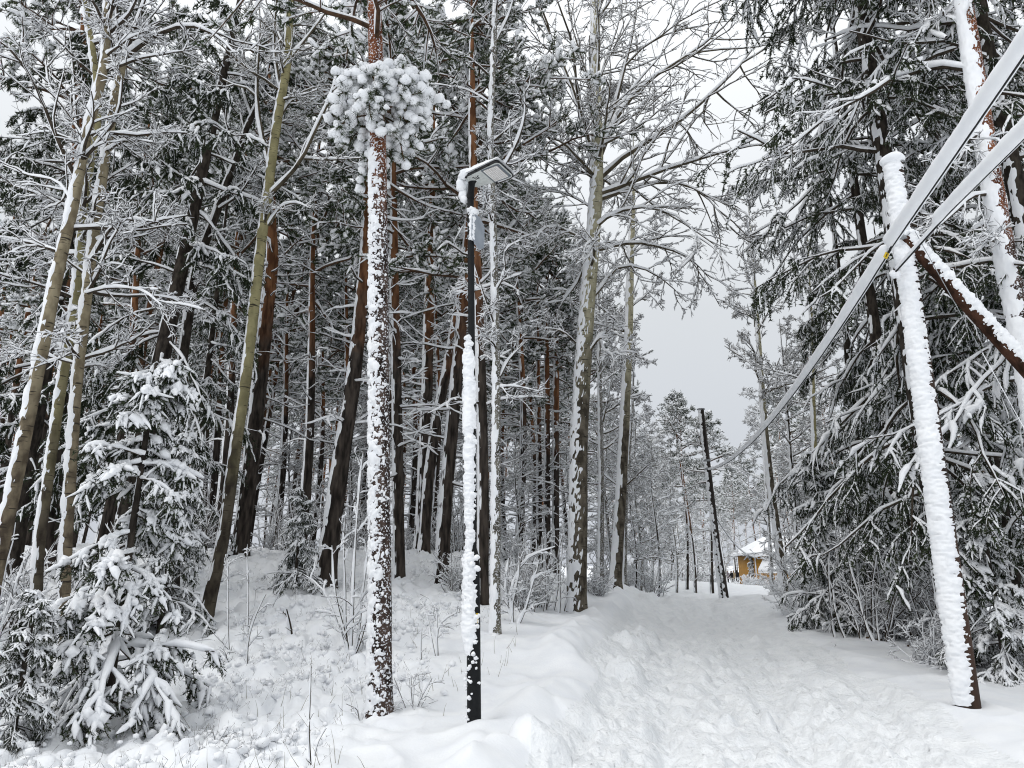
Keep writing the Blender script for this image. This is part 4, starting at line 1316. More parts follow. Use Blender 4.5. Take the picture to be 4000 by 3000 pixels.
for px, Y, i, sc in [(3120 + 40 * k, 19 + 6 * rng.random(), k % 3, 0.8 + 0.3 * rng.random()) for k in range(14)] + [(3350 + 60 * k, 14 + 3 * rng.random(), (k + 1) % 3, 0.7 + 0.3 * rng.random()) for k in range(8)] + \
        [(3600 + 90 * k, 11.5 + rng.random(), 2, 0.7) for k in range(5)] + \
        [(700 + 110 * k, 21 + 6 * rng.random(), k % 3, 0.7 + 0.4 * rng.random()) for k in range(13)] + [(2360 + 30 * k, 34 + 12 * rng.random(), k % 3, 0.7 + 0.4 * rng.random()) for k in range(7)] + \
        [(3035 + 25 * k, 29 + 3 * rng.random(), 2, 0.5 + 0.2 * rng.random()) for k in range(4)] + [(2440 + 24 * k, 74 + 9 * (k * 5 % 7), k % 3, 1.5 + 0.2 * (k % 3)) for k in range(17)] + [(2975, 82, 2, 1.1), (3000, 80, 0, 0.9), (3030, 78, 2, 1.2)] + [(60, 11.5, 0, 1), (-60, 10, 0, 1.0), (560, 13, 1, .7), (2130, 17.5, 1, 0.75), (2060, 17, 0, 0.8), (2010, 16, 0, .7), (2330, 21, 2, .8), (1800, 16, 0, .7)]:
    where = 'under the trees left of the path' if px < 2340 else ('beside the far bend of the path' if px < 3130 and Y > 28 else 'in the thicket right of the path')
    place(BUSH[i], hx(px, Y), Y, rng.uniform(0, 6.28), sc, 'bare bush bowed under snow ' + where, 'bushes ' + where)

# ------------------------------------------------------------------ lamp post
def ring_path(pts, K):
    return resample(np.array(pts, float), K, 0)


b = foot('lamp')
b[0] = at(1852, 2872, 7.4)[0]
ptop = at(1838, 725, 7.4)
H = ptop[2] - b[2]
lean = ptop[0] - b[0]
root = empty('street_lamp', b, 'black street lamp with snow-capped flat lantern beside the path', 'street lamp')


def on_post(z):
    return np.stack([lean * np.asarray(z) / H, 0 * np.asarray(z), np.asarray(z)], -1)


z = np.array([-0.3, 0.0, 0.8, 1.52, 1.62, 1.70])
lowpost = obj('base_tube', G().add(*tubes(on_post(z)[None], np.array([[.068, .068, .068, .068, .060, .036]]), 28)), BLACK, root)
z = np.linspace(1.6, H, 12)
post = obj('post', G().add(*tubes(on_post(z)[None], np.full((1, 12), 0.037), 24)), BLACK, root)
z = np.linspace(0.28, 4.0, 520)
rr = np.interp(z, [1.55, 1.68], [0.068, 0.037])
_m = 0.02 * vn(z * 2.2, z * 0, 3) - 0.09 * smooth(3.7, 3.9, z) - 0.05 * smooth(0.95, 0.55, z) + 0.018 * smooth(1.4, 2.2, z)
obj('snow', G().add(*shell(on_post(z), rr, 0.034, 0.25, 0.8, 10, 12, S=40, arc=140, seed=8, zb=0.0, billow=True, mask=_m, cap=1.0)), SNOWT, post)
rng = np.random.default_rng(31)
zl = np.r_[rng.uniform(0.9, 3.95, 330), rng.uniform(0.1, 1.2, 40)]
tl = math.atan2(WIND[1], WIND[0]) + np.r_[rng.normal(0.25, 0.62, 330), rng.normal(0.5, 0.8, 40)]
rl = np.interp(zl, [1.55, 1.68], [0.068, 0.037])
g = G()
blobs(g, on_post(zl) + np.stack([np.cos(tl) * (rl + 0.012), np.sin(tl) * (rl + 0.012), 0 * zl], -1), np.r_[rng.uniform(0.018, 0.042, 330), rng.uniform(.01, .025, 40)], 0.8, rng, 7, 9, 0.13)
obj('snow_crust', g, SNOWT, post, kind='stuff')
# lantern: flat tapered head, level, pointing over the path
ax = norm(np.array([0.86, -0.51, 0.05]))
ay = norm(np.array([0.42, 0.91, 0.0]) - ax * (ax @ np.array([0.42, 0.91, 0.0])))
az_ = np.cross(ax, ay)
o0 = np.array([lean, 0, H + 0.04])


def lp(a_, b_, c_):
    return o0 + ax * a_ + ay * b_ + az_ * c_


def plate(outline, z0, z1, inset=0.0):
    g = G()
    n = len(outline)
    o = np.array(outline)
    ctr = o.mean(0)
    v = [lp(p[0], p[1], z0) for p in o] + [lp(p[0], p[1], z1) for p in (o - ctr) * (1 - inset) + ctr]
    f = [(i, (i + 1) % n, n + (i + 1) % n, n + i) for i in range(n)]
    g.add(v, f)
    for s, rev in ((0, True), (n, False)):
        c_ = v[s:s + n]
        cc = np.mean(c_, 0)
        tri = [(i, (i + 1) % n, n) for i in range(n)]
        g.add(c_ + [cc], [t[::-1] if rev else t for t in tri])
    return g


def rounded(x0, x1, y0, y1, rad, k=5, taper_=0.0):
    o = []
    for cx, cy, a0 in ((x1 - rad, y0 + rad, -90), (x1 - rad, y1 - rad, 0), (x0 + rad, y1 - rad, 90), (x0 + rad, y0 + rad, 180)):
        for a_ in np.radians(np.linspace(a0, a0 + 90, k)):
            px_, py_ = cx + rad * math.cos(a_), cy + rad * math.sin(a_)
            o.append((px_, py_ * (1 - taper_ * (x1 - px_) / (x1 - x0))))
    return o


head = obj('lantern_housing', plate(rounded(-0.03, 0.50, -0.19, 0.19, 0.06, 6, 0.35), 0.0, 0.055, 0.12), BLACK, root, False)
obj('underside', plate(rounded(-0.015, 0.485, -0.178, 0.178, 0.055, 6, 0.35), -0.006, 0.004), LGREY, head, False)
obj('gasket', plate(rounded(0.235, 0.470, -0.150, 0.150, 0.015), -0.010, -0.004), GASKET, head, False)
lens = obj('led_window', plate(rounded(0.255, 0.440, -0.130, 0.130, 0.01), -0.014, -0.008), GLASS, head, False)
g = G()
for i in range(8):
    for j in range(11):
        box(g, lp(0.268 + i * 0.0228, -0.117 + j * 0.0234, -0.0155), 0.013, 0.014, 0.004, (ax, ay, az_))
obj('led_lenses', g, WHITEP, head, False, 'stuff')
g = G()                                          # maker's mark: a small angular glyph
for a_, b_, w, h_ in ((0.095, -0.055, 0.008, 0.05), (0.12, -0.03, 0.055, 0.008), (0.118, -0.055, 0.008, 0.045), (0.142, -0.055, 0.008, 0.05), (0.085, -0.078, 0.022, 0.008), (0.150, -0.078, 0.022, 0.008)):
    box(g, lp(a_, b_, -0.0075), w, h_, 0.002, (ax, ay, az_))
obj('maker_mark', g, INK, head, False)
g = G()
g.add(*tubes(np.array([[o0 + [0, 0, -0.22], o0 + [0, 0, -0.1], lp(0.02, 0, 0.0), lp(0.07, 0, 0.02)]]), np.array([[.046, .046, .042, .03]]), 16))
obj('spigot', g, BLACK, root)
for a_, b_ in ((0.19, -0.176), (0.36, -0.182), (0.25, 0.178), (0.02, -0.12)):
    g = G()
    box(g, lp(a_, b_, 0.0), 0.02, 0.016, 0.022, (ax, ay, az_))
    obj('clip', g, BLACK, head, False)
rng = np.random.default_rng(12)
g = G()
n = 26
U, V_ = np.meshgrid(np.linspace(-0.10, 0.50, 40), np.linspace(-1, 1, 26), indexing='ij')
wid = np.interp(U, [-0.10, 0.0, 0.5], [0.12, 0.135, 0.185])
edge = np.clip(1 - np.abs(V_) ** 4, 0, 1) * np.clip(1 - np.clip((U - 0.44) / 0.06, 0, 1) ** 2, 0, 1) * np.clip((U + 0.10) / 0.03, 0, 1)
thk = (0.095 + 0.03 * fbm(U * 9, V_ * 2.2, 3, 3) - 0.06 * smooth(0.2, 0.5, U)) * np.sqrt(edge)
v = np.array([lp(u_, v_ * w_, 0.048 + t_) for u_, v_, w_, t_ in zip(U.ravel(), V_.ravel(), wid.ravel(), thk.ravel())])
v2 = np.array([lp(u_, v_ * w_, 0.046) for u_, v_, w_ in zip(U.ravel(), V_.ravel(), wid.ravel())])
ii = np.arange(39)[:, None] * 26 + np.arange(25)[None]
fq = np.stack([ii, ii + 26, ii + 27, ii + 1], -1).reshape(-1, 4)
g.add(v, fq)
g.add(v2, fq[:, ::-1])
cc = np.array([lp(-0.07, 0.0, 0.05), lp(-0.10, -0.04, -0.03), lp(-0.09, 0.05, -0.05), lp(-0.095, 0.0, -0.13), lp(-0.08, -0.02, -0.2), lp(-0.02, -.1, .06)])
blobs(g, cc, np.array([.085, .07, .065, .062, .048, .06]), 1.0, rng, 10, 14, 0.07)
obj('snow', g, SNOWT, head)
for a_, b_, l_, r_ in ((0.0, -0.09, 0.26, 0.008), (0.02, -0.085, 0.19, 0.006), (-0.03, 0.02, 0.3, .006), (0.10, 0.13, 0.30, 0.007)):
    p0 = lp(a_, b_, 0.0)
    pp = np.array([p0 + [0, 0, -l_ * t] for t in np.linspace(0, 1, 6)])
    obj('icicle', G().add(*tubes(pp[None], np.array([[r_, r_ * .9, r_ * .7, r_ * .5, r_ * .3, .0008]]), 7)), ICE, root)
g = G()
box(g, on_post(np.array(1.02)) + [0.04, -0.062, 0], 0.02, 0.006, 0.09)
obj('sticker', g, YELLOW, root, False, label='small worn yellow sticker')
# sign seen from behind, fixed to the post
zs = at(1866, 900, 7.4)[2] - b[2]
sc_ = on_post(np.array(zs))
sx_ = norm(np.array([0.45, 0.89, 0]))
oc = [(-0.05, -0.17), (0.13, -0.17), (0.23, -0.09), (0.23, 0.13), (0.17, 0.2), (-0.02, 0.2), (-0.09, 0.13), (-0.09, -0.09)]
oc = [(0.0, -0.18), (0.10, -0.22), (0.22, -0.14), (0.23, 0.13), (0.12, 0.20), (-0.02, 0.2), (-0.07, 0.13), (-0.07, -0.12)]
g = G()
nn_ = norm(np.cross(sx_, [0, 0, 1.0]))
vv = [sc_ + [0.045, -0.03, 0] + sx_ * x_ + np.array([0, 0, z_]) for x_, z_ in oc]
vv2 = [q + nn_ * 0.003 for q in vv]
k_ = len(oc)
g.add(vv + vv2, [(i, (i + 1) % k_, k_ + (i + 1) % k_, k_ + i) for i in range(k_)])
g.add(vv + [np.mean(vv, 0)], [(i, (i + 1) % k_, k_) for i in range(k_)])
g.add(vv2 + [np.mean(vv2, 0)], [((i + 1) % k_, i, k_) for i in range(k_)])
sg = empty('sign', b + sc_, 'grey back of a small sign clamped to the lamp post, snow on its edge', 'sign')
pl_ = obj('plate', g, SIGNG, sg, False)
pl_.location = -sc_
g = G()
g.add(*tubes(np.array([[sc_ + [0, 0, .05], sc_ + [0, 0, .08]], [sc_ + [0, 0, -.1], sc_ + [0, 0, -.07]]]), np.full((2, 2), .041), 18))
q_ = obj('clamp', g, STEEL, sg)
q_.location = -sc_
g = G()
zc = np.linspace(-0.12, 0.2, 9)
cc = np.array([sc_ + [0.015, -0.05, z_] for z_ in zc] + [sc_ + [0.0, -.02, .24], sc_ + [0.05, 0.02, .23], sc_ + [.03, -.03, .21]])
blobs(g, cc, np.r_[rng.uniform(0.022, 0.04, 9), .055, .045, .05], 0.9, rng, 8, 11, 0.12)
q_ = obj('snow', g, SNOWT, sg)
q_.location = -sc_

# ------------------------------------------------------------------ utility poles
pb = foot('pole')
ptp = at(3492, 640, 8.6)
pole = empty('utility_pole', pb, 'wooden utility pole plastered with snow and propped by a slanting brace', 'utility pole')
P = resample(np.array([[0, 0, -0.4], ptp - pb]), 60, 0)
r = np.linspace(0.130, 0.105, 60)
tk = obj('pole_shaft', trunk_mesh(P, r, 30, 0.012, 5), WOOD, pole)
Q = resample(np.array([[0, 0, 0.05], ptp - pb]), 460, 0)
rq = np.linspace(0.130, 0.105, 460)
obj('snow', G().add(*shell(Q, rq, 0.030, 0.20, 0.75, 21, 6, S=48, arc=125, seed=14, zb=0.25, hi=0.5, billow=True, cap=0.75, mask=-0.02 * smooth(1.3, 0.1, Q[:, 2]))), SNOWT, tk)
cp = ptp - pb
obj('cap', G().add(*tubes(np.array([[cp + [0, 0, -.02], cp + [0, 0, .0], cp + [0, 0, .025], cp + [0, 0, .03]]]), np.array([[.118, .128, .128, .001]]), 28)), STEEL, pole)
g = G()
blobs(g, np.array([cp + [-0.03, -0.02, 0.045]]), np.array([0.155]), 0.5, rng, 14, 24, 0.03)
obj('snow_cap', g, SNOWT, pole)
A_, B_ = at(3570, 960, 8.5), at(4000, 1430, 8.5)
d_ = norm(B_ - A_)
tt_ = (A_[2] - 0.0) / -d_[2]
C_ = A_ + d_ * (tt_ + 0.4)
P = resample(np.array([A_ - d_ * 0.15, C_]) - pb, 60, 0)
st = obj('brace', trunk_mesh(P - P[0], np.linspace(0.085, 0.115, 60), 26, 0.012, 6), WOODG, pole)
st.location = P[0]
obj('snow', G().add(*shell(resample(P, 420, 0) - P[0], np.linspace(0.085, 0.115, 420), 0.034, 0.36, 0.7, 19, 6, S=44, arc=125, seed=15, zb=1.3, wb=0.5, hi=0.6, billow=True, cap=0.8)), SNOWT, st)
w0, w1 = at(3575, 905, 8.35), at(4010, 1690, 8.1)
wv = w1 - w0
w2 = w0 + wv * 1.75
pp = resample(np.array([w0, w2]) - pb, 40, 0)
wr = obj('stay_wire', G().add(*tubes(pp[None], np.full((1, 40), .005), 6)), STEEL, pole)
sn_ = G().add(*snow_on(pp[None, 14:], np.full((1, 26), .005), np.full((1, 26), .016), gap=0.2, S=6))
obj('snow', sn_, SNOWT, wr)
g = G()
kp = at(3545, 925, 8.45) - pb
box(g, kp, 0.26, 0.04, 0.06)
br_ = obj('crossbracket', g, STEEL, pole, False)
g = G()
blobs(g, np.array([kp + [0.05, 0, .05], kp + [.1, 0, .04], kp + [-.02, 0, .05]]), np.array([.06, .05, .05]), .8, rng, 8, 10, .1)
obj('snow', g, SNOWT, br_)
g = G()
kp2 = at(3500, 1075, 8.45) - pb
blobs(g, np.array([kp2, kp2 + [-.04, 0, .02]]), np.array([.05, .045]), .9, rng, 8, 10, .1)
obj('hook_snow', g, SNOWT, pole)

p2b = foot('pole2')
p2t = at(2738, 1600, 28.0)
pole2 = empty('utility_pole', p2b, 'leaning dark utility pole with white edge where the path crests', 'utility pole')
P = resample(np.array([[0, 0, -0.4], p2t - p2b]), 40, 0)
r = np.linspace(0.145, 0.115, 40)
tk = obj('pole_shaft', trunk_mesh(P, r, 18, 0.02, 7), WOODB, pole2)
obj('snow', G().add(*shell(resample(P, 240, 0), np.linspace(0.145, 0.115, 240), 0.035, 0.72, 0.5, 11, 3, S=20, arc=110, seed=16, zb=0.2)), SNOWT, tk)
obj('cap', G().add(*tubes(np.array([[P[-1] + [0, 0, -.02], P[-1], P[-1] + [0, 0, .03], P[-1] + [0, 0, .04]]]), np.array([[.13, .16, .16, .001]]), 20)), STEEL, pole2)
a_, c_ = at(2780, 1960, 27.9) - p2b, at(2838, 2322, 27.7) - p2b
P = resample(np.array([a_, c_ + [0, 0, -0.3]]), 30, 0)
st2 = obj('side_post', trunk_mesh(P, np.linspace(0.05, 0.10, 30), 14, 0.03, 9), WOODB, pole2)
obj('snow', G().add(*shell(resample(P, 120, 0), np.linspace(0.05, 0.10, 120), 0.02, 0.7, 0.9, 11, 5, S=14, arc=110, seed=17, zb=0.2)), SNOWT, st2)
for py_ in (1800, 1832):
    q_ = at(2768, py_, 28.0) - p2b
    q_[0] = (at(2738 + (2825 - 2738) * (py_ - 1600) / 728, py_, 28.0) - p2b)[0]
    obj('collar', G().add(*tubes(np.array([[q_ + [0, 0, -.04], q_ + [0, 0, .04]]]), np.full((1, 2), .145), 18)), STEEL, pole2)

# ------------------------------------------------------------------ cables under thick snow
def cable(name, label, pts, rc, snow_r, K, S=18, seed=0, only=None):
    P = resample(np.array(pts, float), K, 1)
    o = empty(name, P[0], label, 'cable')
    obj('sheath', G().add(*tubes(P[None] - P[0], np.full((1, K), rc), 8)), CABLE, o)
    d_ = np.r_[0, np.cumsum(np.linalg.norm(np.diff(P, axis=0), axis=1))]
    sr = np.interp(np.linspace(0, 1, K), *snow_r) * (1 + 0.10 * fbm(d_ * 2.0, d_ * 0, seed, 3) + 0.03 * vn(d_ * 14, d_ * 0, seed + 1))
    C = P - P[0] + np.array([-0.25, -0.05, 1.0]) * (sr * 0.82 + rc * 0.3)[:, None]
    sr[0] *= 0.1
    sr[-1] *= 0.1
    obj('snow', G().add(*tubes(C[None], sr[None], S)), SNOWT, o)
    return o


def span(p, q, sag, n=24):
    t = np.linspace(0, 1, n)[:, None]
    return p + (q - p) * t - np.array([0, 0, 1.0]) * sag * 4 * t * (1 - t)


c1a = at(3478, 975, 8.40)
c1b = at(2768, 1836, 27.85)
c0 = at(4000, 215, 5.04)
dirb = (c0 - c1a)
near_end = c1a + dirb * 3.0
near_end[2] = c1a[2] + 0.9
cable('cable', 'thick snow-sleeved cable running from the braced pole to the leaning pole', span(c1a, c1b, 0.62), 0.016, ([0, 0.5, 1], [0.085, 0.062, 0.04]), 160, seed=3)
cable('cable', 'thick snow-sleeved cable rising overhead from the braced pole', span(c1a + [0, 0, .01], c0, 0.0, 8).tolist() + span(c0, near_end, 0.1, 10)[1:].tolist(), 0.016, ([0, 1], [0.088, 0.085]), 120, seed=4)
c2a = at(3500, 1060, 8.35)
c2m = at(3702, 835, 6.9)
c2z = at(4010, 530, 5.2)
c2f = c2z + (c2z - c2m) * 2.2
cable('cable', 'thin snow-flecked wire hooked below the brace, its far half thickly sleeved', [c2a, c2m, c2z, c2f], 0.012, ([0, 0.165, 0.185, 1], [0.022, 0.026, 0.07, 0.075]), 150, seed=5)
q0, q1 = at(2790, 2010, 28.0), at(3030, 2080, 45.0)
cable('cable', 'slack far cable drooping behind the leaning pole toward the house', span(q0, q1, 1.55), 0.012, ([0, 1], [0.028, 0.05]), 60, S=8, seed=6)
# yellow tag on the cable
tp = at(3462, 998, 8.3)
tg = empty('cable_tag', tp, 'yellow plastic tag with black print hanging from the cable at the braced pole', 'tag')
tx = norm(np.array([0.72, 0.1, 0.72]))
tz = norm(np.cross(np.cross(tx, [0, 0, 1.0]), tx))
tn = np.cross(tx, tz)
g = G()
box(g, np.zeros(3), 0.055, 0.006, 0.085, (norm(np.array([0.82, 0.1, -0.50])), tn, norm(np.array([0.5, 0.05, 0.85]))))
obj('tag_plate', g, YELLOW, tg, False)
g = G()
for k in range(5):
    box(g, -tn * (0.006 if tn[1] > 0 else -0.006) + norm(np.array([0.5, 0.05, 0.85])) * (-0.026 + 0.013 * k), 0.010 + 0.004 * (k % 2), 0.003, 0.009, (norm(np.array([0.82, 0.1, -0.50])), tn, norm(np.array([0.5, 0.05, 0.85]))))
obj('print', g, INK, tg, False)

# ------------------------------------------------------------------ far lamp post
b2 = foot('lamp2')
t2 = at(2580, 2051, 70)
root = empty('street_lamp', b2, 'distant slim street lamp beside the bend of the path', 'street lamp')
hh = t2[2] - b2[2]
obj('post', G().add(*tubes(np.array([[[0, 0, -.3], [0, 0, 1.7], [0, 0, 1.75], [0, 0, hh]]]), np.array([[.085, .085, .055, .05]]), 12)), BLACK, root)
g = G()
box(g, (0.22, -0.1, hh + 0.04), 0.6, 0.3, 0.08)
hd = obj('lantern_housing', g, BLACK, root, False)
g = G()
blobs(g, np.array([[0.2, -0.1, hh + 0.1]]), np.array([0.3]), 0.35, rng, 8, 12, 0.04)
obj('snow', g, SNOWT, hd)
zz = np.linspace(1.5, hh - 0.3, 60)
obj('snow', G().add(*shell(np.stack([0 * zz, 0 * zz, zz], -1), np.full(60, .055), 0.05, 0.3, 0.6, 4, 6, S=10, seed=19, zb=0)), SNOWT, root.children[0])

# ------------------------------------------------------------------ houses
def house(label, corner, wd, dp, hw, wall, roofh, over, name='house', windows=(), shed=None):
    """corner: front-left foot; front faces the viewer"""
    root = empty(name, corner, label, 'house')
    g = G()
    box(g, (wd / 2, dp / 2, hw / 2), wd, dp, hw)
    w = obj('wall', g, wall, root, False)
    n = int(wd / 0.9)
    for k in range(n + 1):
        g = G()
        box(g, (k * wd / n, -0.015, hw / 2), 0.05 if 0 < k < n else 0.16, 0.03, hw)
        obj('corner_board' if k in (0, n) else 'batten', g, WHITEP if k in (0, n) else wall, w, False)
    for (x, z, ww, wh) in windows:
        g = G()
        for ox, oz, a_, c_ in ((0, wh / 2, ww, .12), (0, -wh / 2, ww, .12), (-ww / 2, 0, .12, wh), (ww / 2, 0, .12, wh), (0, 0, .06, wh)):
            box(g, (x + ox, -0.05, z + oz), a_, 0.07, c_)
        f_ = obj('window_frame', g, WHITEP, w, False)
        g = G()
        box(g, (x, -0.02, z), ww, 0.02, wh)
        obj('pane', g, DARKG, w, False)
    x0, x1, y0, y1 = -over, wd + over, -over, dp + over
    hip = dp / 2 + over
    v = [(x0, y0, hw), (x1, y0, hw), (x1, y1, hw), (x0, y1, hw), (x0 + hip * 0.8, (y0 + y1) / 2, hw + roofh), (x1 - hip * .8, (y0 + y1) / 2, hw + roofh)]
    f4, f3 = [(0, 1, 5, 4), (2, 3, 4, 5), (3, 2, 1, 0)], [(1, 2, 5), (3, 0, 4)]
    rf = obj('roof', G().add(v, f4).add(v, f3), INK, root, False)
    t = 0.28
    vb = np.array(v)
    vt = vb.copy()
    vt[:, 2] += t
    vb[:, 2] += 0.02
    vt[:4, :2] = vt[:4, :2] * 0.995
    g = G().add(vt, f4[:2]).add(vt, f3)
    g.add(np.r_[vb[:4], vt[:4]], [(0, 1, 5, 4), (1, 2, 6, 5), (2, 3, 7, 6), (3, 0, 4, 7)])
    obj('snow', g, SNOWT, rf, False)
    g = G()
    box(g, ((x0 + x1) / 2, y0 - 0.03, hw - 0.09), x1 - x0, 0.06, 0.18)
    obj('fascia', g, WHITEP, rf, False)
    if shed:
        sx0, sx1, sd_, zt, zb_ = shed
        v = [(sx0, -sd_, zb_), (sx1, -sd_, zb_), (sx1, -0.04, zt), (sx0 + (zt - zb_) * 1.15, -0.04, zt)]
        vv = np.array(v + [(x, y, z + 0.3) for x, y, z in v])
        g = G().add(vv, [(3, 2, 1, 0), (4, 5, 6, 7), (0, 1, 5, 4), (1, 2, 6, 5), (2, 3, 7, 6), (3, 0, 4, 7)])
        pr = obj('porch_roof', g, SNOWT, root, False, label='lean-to porch roof under thick snow')
        for x in (sx0 + 0.3, sx1 - 0.3):
            g = G()
            box(g, (x, -sd_ + 0.2, zb_ / 2), 0.12, 0.12, zb_)
            obj('post', g, WHITEP, root, False)
        g = G()
        box(g, ((sx0 + sx1) / 2, -sd_ - 0.02, zb_ - 0.1), sx1 - sx0, 0.05, 0.2)
        obj('fascia', g, WHITEP, pr, False)
    return root


hc_ = at(2953, 2225, 92)
hc_[2] = base_z(hc_[0], hc_[1]) - 0.2
eave = at(2953, 2168, 92)[2] - hc_[2]
house('ochre wooden house with snowy hipped roof behind the walkers', hc_, 9.0, 7.0, float(eave), OCHRE, 2.2, 0.9, windows=((4.6, eave - 1.2, 1.1, 1.2), (7.2, eave - 1.2, 1.1, 1.2)),
      shed=(-0.6, 6.5, 2.6, float(eave - 0.5), float(at(2953, 2238, 92)[2] - hc_[2] + 0.15)))
h2 = at(3290, 2215, 62)
h2[2] = base_z(h2[0], h2[1]) - 0.3
house('pale beige house half hidden behind the spruces', h2, 9, 6, float(at(3290, 2150, 62)[2] - h2[2]), BEIGE, 1.8, 0.5, windows=((2, 1.6, 1.0, 1.1), (5, 1.6, 1.0, 1.1)))

# round snowy hedge in front of the house and dark ivy-like shrub at its corner
hb = at(2926, 2285, 84)
place(bush_proto(3, 1.9, 36, 75, 'round clipped hedge under a snow cap before the ochre house', None, 'hedge', 0.06, (5, 3)), hb[0], hb[1], 0.3, 0.85)
hb = at(2938, 2240, 93)
spruce('spruce_tree', 'dark evergreen at the corner of the ochre house', (hb[0], hb[1], gz(hb[0], hb[1])), 4.0, 0.05, SPR_Y, 2.0, (0, 0), 95, 1.0, amp=0.01)

# ------------------------------------------------------------------ people walking far down the path
def person(label, px, coat, legs, hat, heading, h=1.72, reach=None, hem=0.52):
    p0 = at(px, 2288, 106)
    x, y = p0[0], p0[1]
    root = empty('person', (x, y, gz(x, y)), label, 'person', 'walkers on the far path')
    root.rotation_euler = (0, 0, heading)
    s = h / 1.72
    J = {'pel': (0, 0, .92), 'bel': (0, 0, 1.05), 'che': (0, .0, 1.28), 'neck': (0, 0, 1.46), 'head': (0, .01, 1.58), 'top': (0, 0, 1.68),
         'ls': (-.18, 0, 1.40), 'le': (-.24, .03, 1.12), 'lw': (-.22, -.06, .90), 'lh': (-.21, -.09, .82), 'rs': (.18, 0, 1.40), 're': (.24, .03, 1.12), 'rw': (.22, -.06, .90), 'rh': (.21, -.09, .82),
         'lk': (-.10, -.03, .50), 'la': (-.10, .03, .09), 'lt': (-.10, -.13, .04), 'rk': (.10, -.06, .50), 'ra': (.11, -.02, .09), 'rt': (.11, -.18, .04), 'lhip': (-.09, 0, .88), 'rhip': (.09, 0, .88)}
    if reach:
        J.update({reach + 'e': (.34 * (1 if reach == 'r' else -1), -.1, 1.30), reach + 'w': (.48 * (1 if reach == 'r' else -1), -.28, 1.38), reach + 'h': (.53 * (1 if reach == 'r' else -1), -.34, 1.40)})
    Rd_ = dict(pel=.14, bel=.13, che=.155, neck=.055, head=.095, top=.06, ls=.07, le=.05, lw=.035, lh=.04, rs=.07, re=.05, rw=.035, rh=.04, lk=.065, la=.045, lt=.04, rk=.065, ra=.045, rt=.04, lhip=.10, rhip=.10)
    E_ = [('pel', 'bel'), ('bel', 'che'), ('che', 'neck'), ('neck', 'head'), ('head', 'top'), ('che', 'ls'), ('ls', 'le'), ('le', 'lw'), ('lw', 'lh'), ('che', 'rs'), ('rs', 're'), ('re', 'rw'), ('rw', 'rh'),
          ('pel', 'lhip'), ('lhip', 'lk'), ('lk', 'la'), ('la', 'lt'), ('pel', 'rhip'), ('rhip', 'rk'), ('rk', 'ra'), ('ra', 'rt')]
    ks = list(J)
    me = bpy.data.meshes.new('body')
    me.from_pydata([tuple(c * s for c in J[k]) for k in ks], [(ks.index(a_), ks.index(c_)) for a_, c_ in E_], [])
    ob = bpy.data.objects.new('body', me)
    COL.objects.link(ob)
    ob.parent = root
    md = ob.modifiers.new('skin', 'SKIN')
    for i, k in enumerate(ks):
        sv = me.skin_vertices[0].data[i]
        sv.radius = (Rd_[k] * s, Rd_[k] * s)
        sv.use_root = (k == 'pel')
    sb = ob.modifiers.new('sub', 'SUBSURF')
    sb.levels = sb.render_levels = 2
    md.use_smooth_shade = True
    me.materials.append(COATS[legs])
    # coat: lathed shell from hem to collar with sleeves
    g = G()
    zz = np.array([hem, hem + .02, .8, 1.0, 1.15, 1.30, 1.42, 1.48]) * s
    rx = np.array([.19, .23, .23, .21, .22, .235, .20, .08]) * s
    a_ = np.arange(16) * 2 * PI / 16
    v = np.stack([np.outer(rx, np.cos(a_)), np.outer(rx * 0.72, np.sin(a_)), np.outer(zz, np.ones(16))], -1)
    k = np.arange(7)[:, None] * 16
    j = np.arange(16)[None]
    g.add(v.reshape(-1, 3), np.stack([k + j, k + (j + 1) % 16, k + 16 + (j + 1) % 16, k + 16 + j], -1).reshape(-1, 4))
    for sd in 'lr':
        pp = np.array([J[sd + 's'], J[sd + 'e'], J[sd + 'w']]) * s
        g.add(*tubes(resample(pp, 7, 1)[None], np.linspace(.10, .062, 7)[None] * s, 12))
    obj('coat', g, COATS[coat], root)
    g = G()
    blobs(g, np.array([[0, .015, 1.63]]) * s, np.array([.125 * s]), 0.95, np.random.default_rng(1), 8, 12, 0.02)
    obj('hood' if hat == 'fur_trim' else 'hair', g, COATS[hat], root)
    g = G()
    blobs(g, np.array([[0, -.045, 1.58]]) * s, np.array([.085 * s]), 1.25, np.random.default_rng(2), 8, 12, 0.01)
    fc = obj('face', g, COATS['skin'], root)
    g = G()
    box(g, np.array([0, -.135, 1.575]) * s, .025, .03, .045)
    obj('nose', g, COATS['skin'], fc, False)
    return root


person('walker in a grey knee-length coat facing the others', 2846, 'grey_cloth', 'black_cloth', 'fur_trim', PI / 2 + 0.4, 1.66, 'r', 0.55)
_p = person('walker in dark jacket with a red bag, behind the beige coat', 2860, 'black_cloth', 'black_cloth', 'brown_hair', -0.6, 1.66, None, 0.8)
g = G()
box(g, (-0.26, -0.10, 0.78), 0.10, 0.22, 0.26)
tag(obj('bag', g, COATS['red_cloth'], _p, False), 'red shoulder bag')
person('walker in a beige coat with fur hood', 2869, 'beige_cloth', 'black_cloth', 'fur_trim', PI, 1.70, None, 0.62)
person('walker dressed all in black standing apart', 2883, 'black_cloth', 'black_cloth', 'black_cloth', PI - 0.4, 1.76, None, 0.78)

# ------------------------------------------------------------------ undergrowth near the viewer
def on_ground(px, py):
    Ys = np.arange(3.0, 60, 0.05)
    Pt = at(np.full(len(Ys), px), np.full(len(Ys), py), Ys)
    hit = np.nonzero(Pt[:, 2] <= ground_z(Pt[:, 0], Pt[:, 1], False))[0]
    return Pt[hit[0]] if len(hit) else Pt[-1]


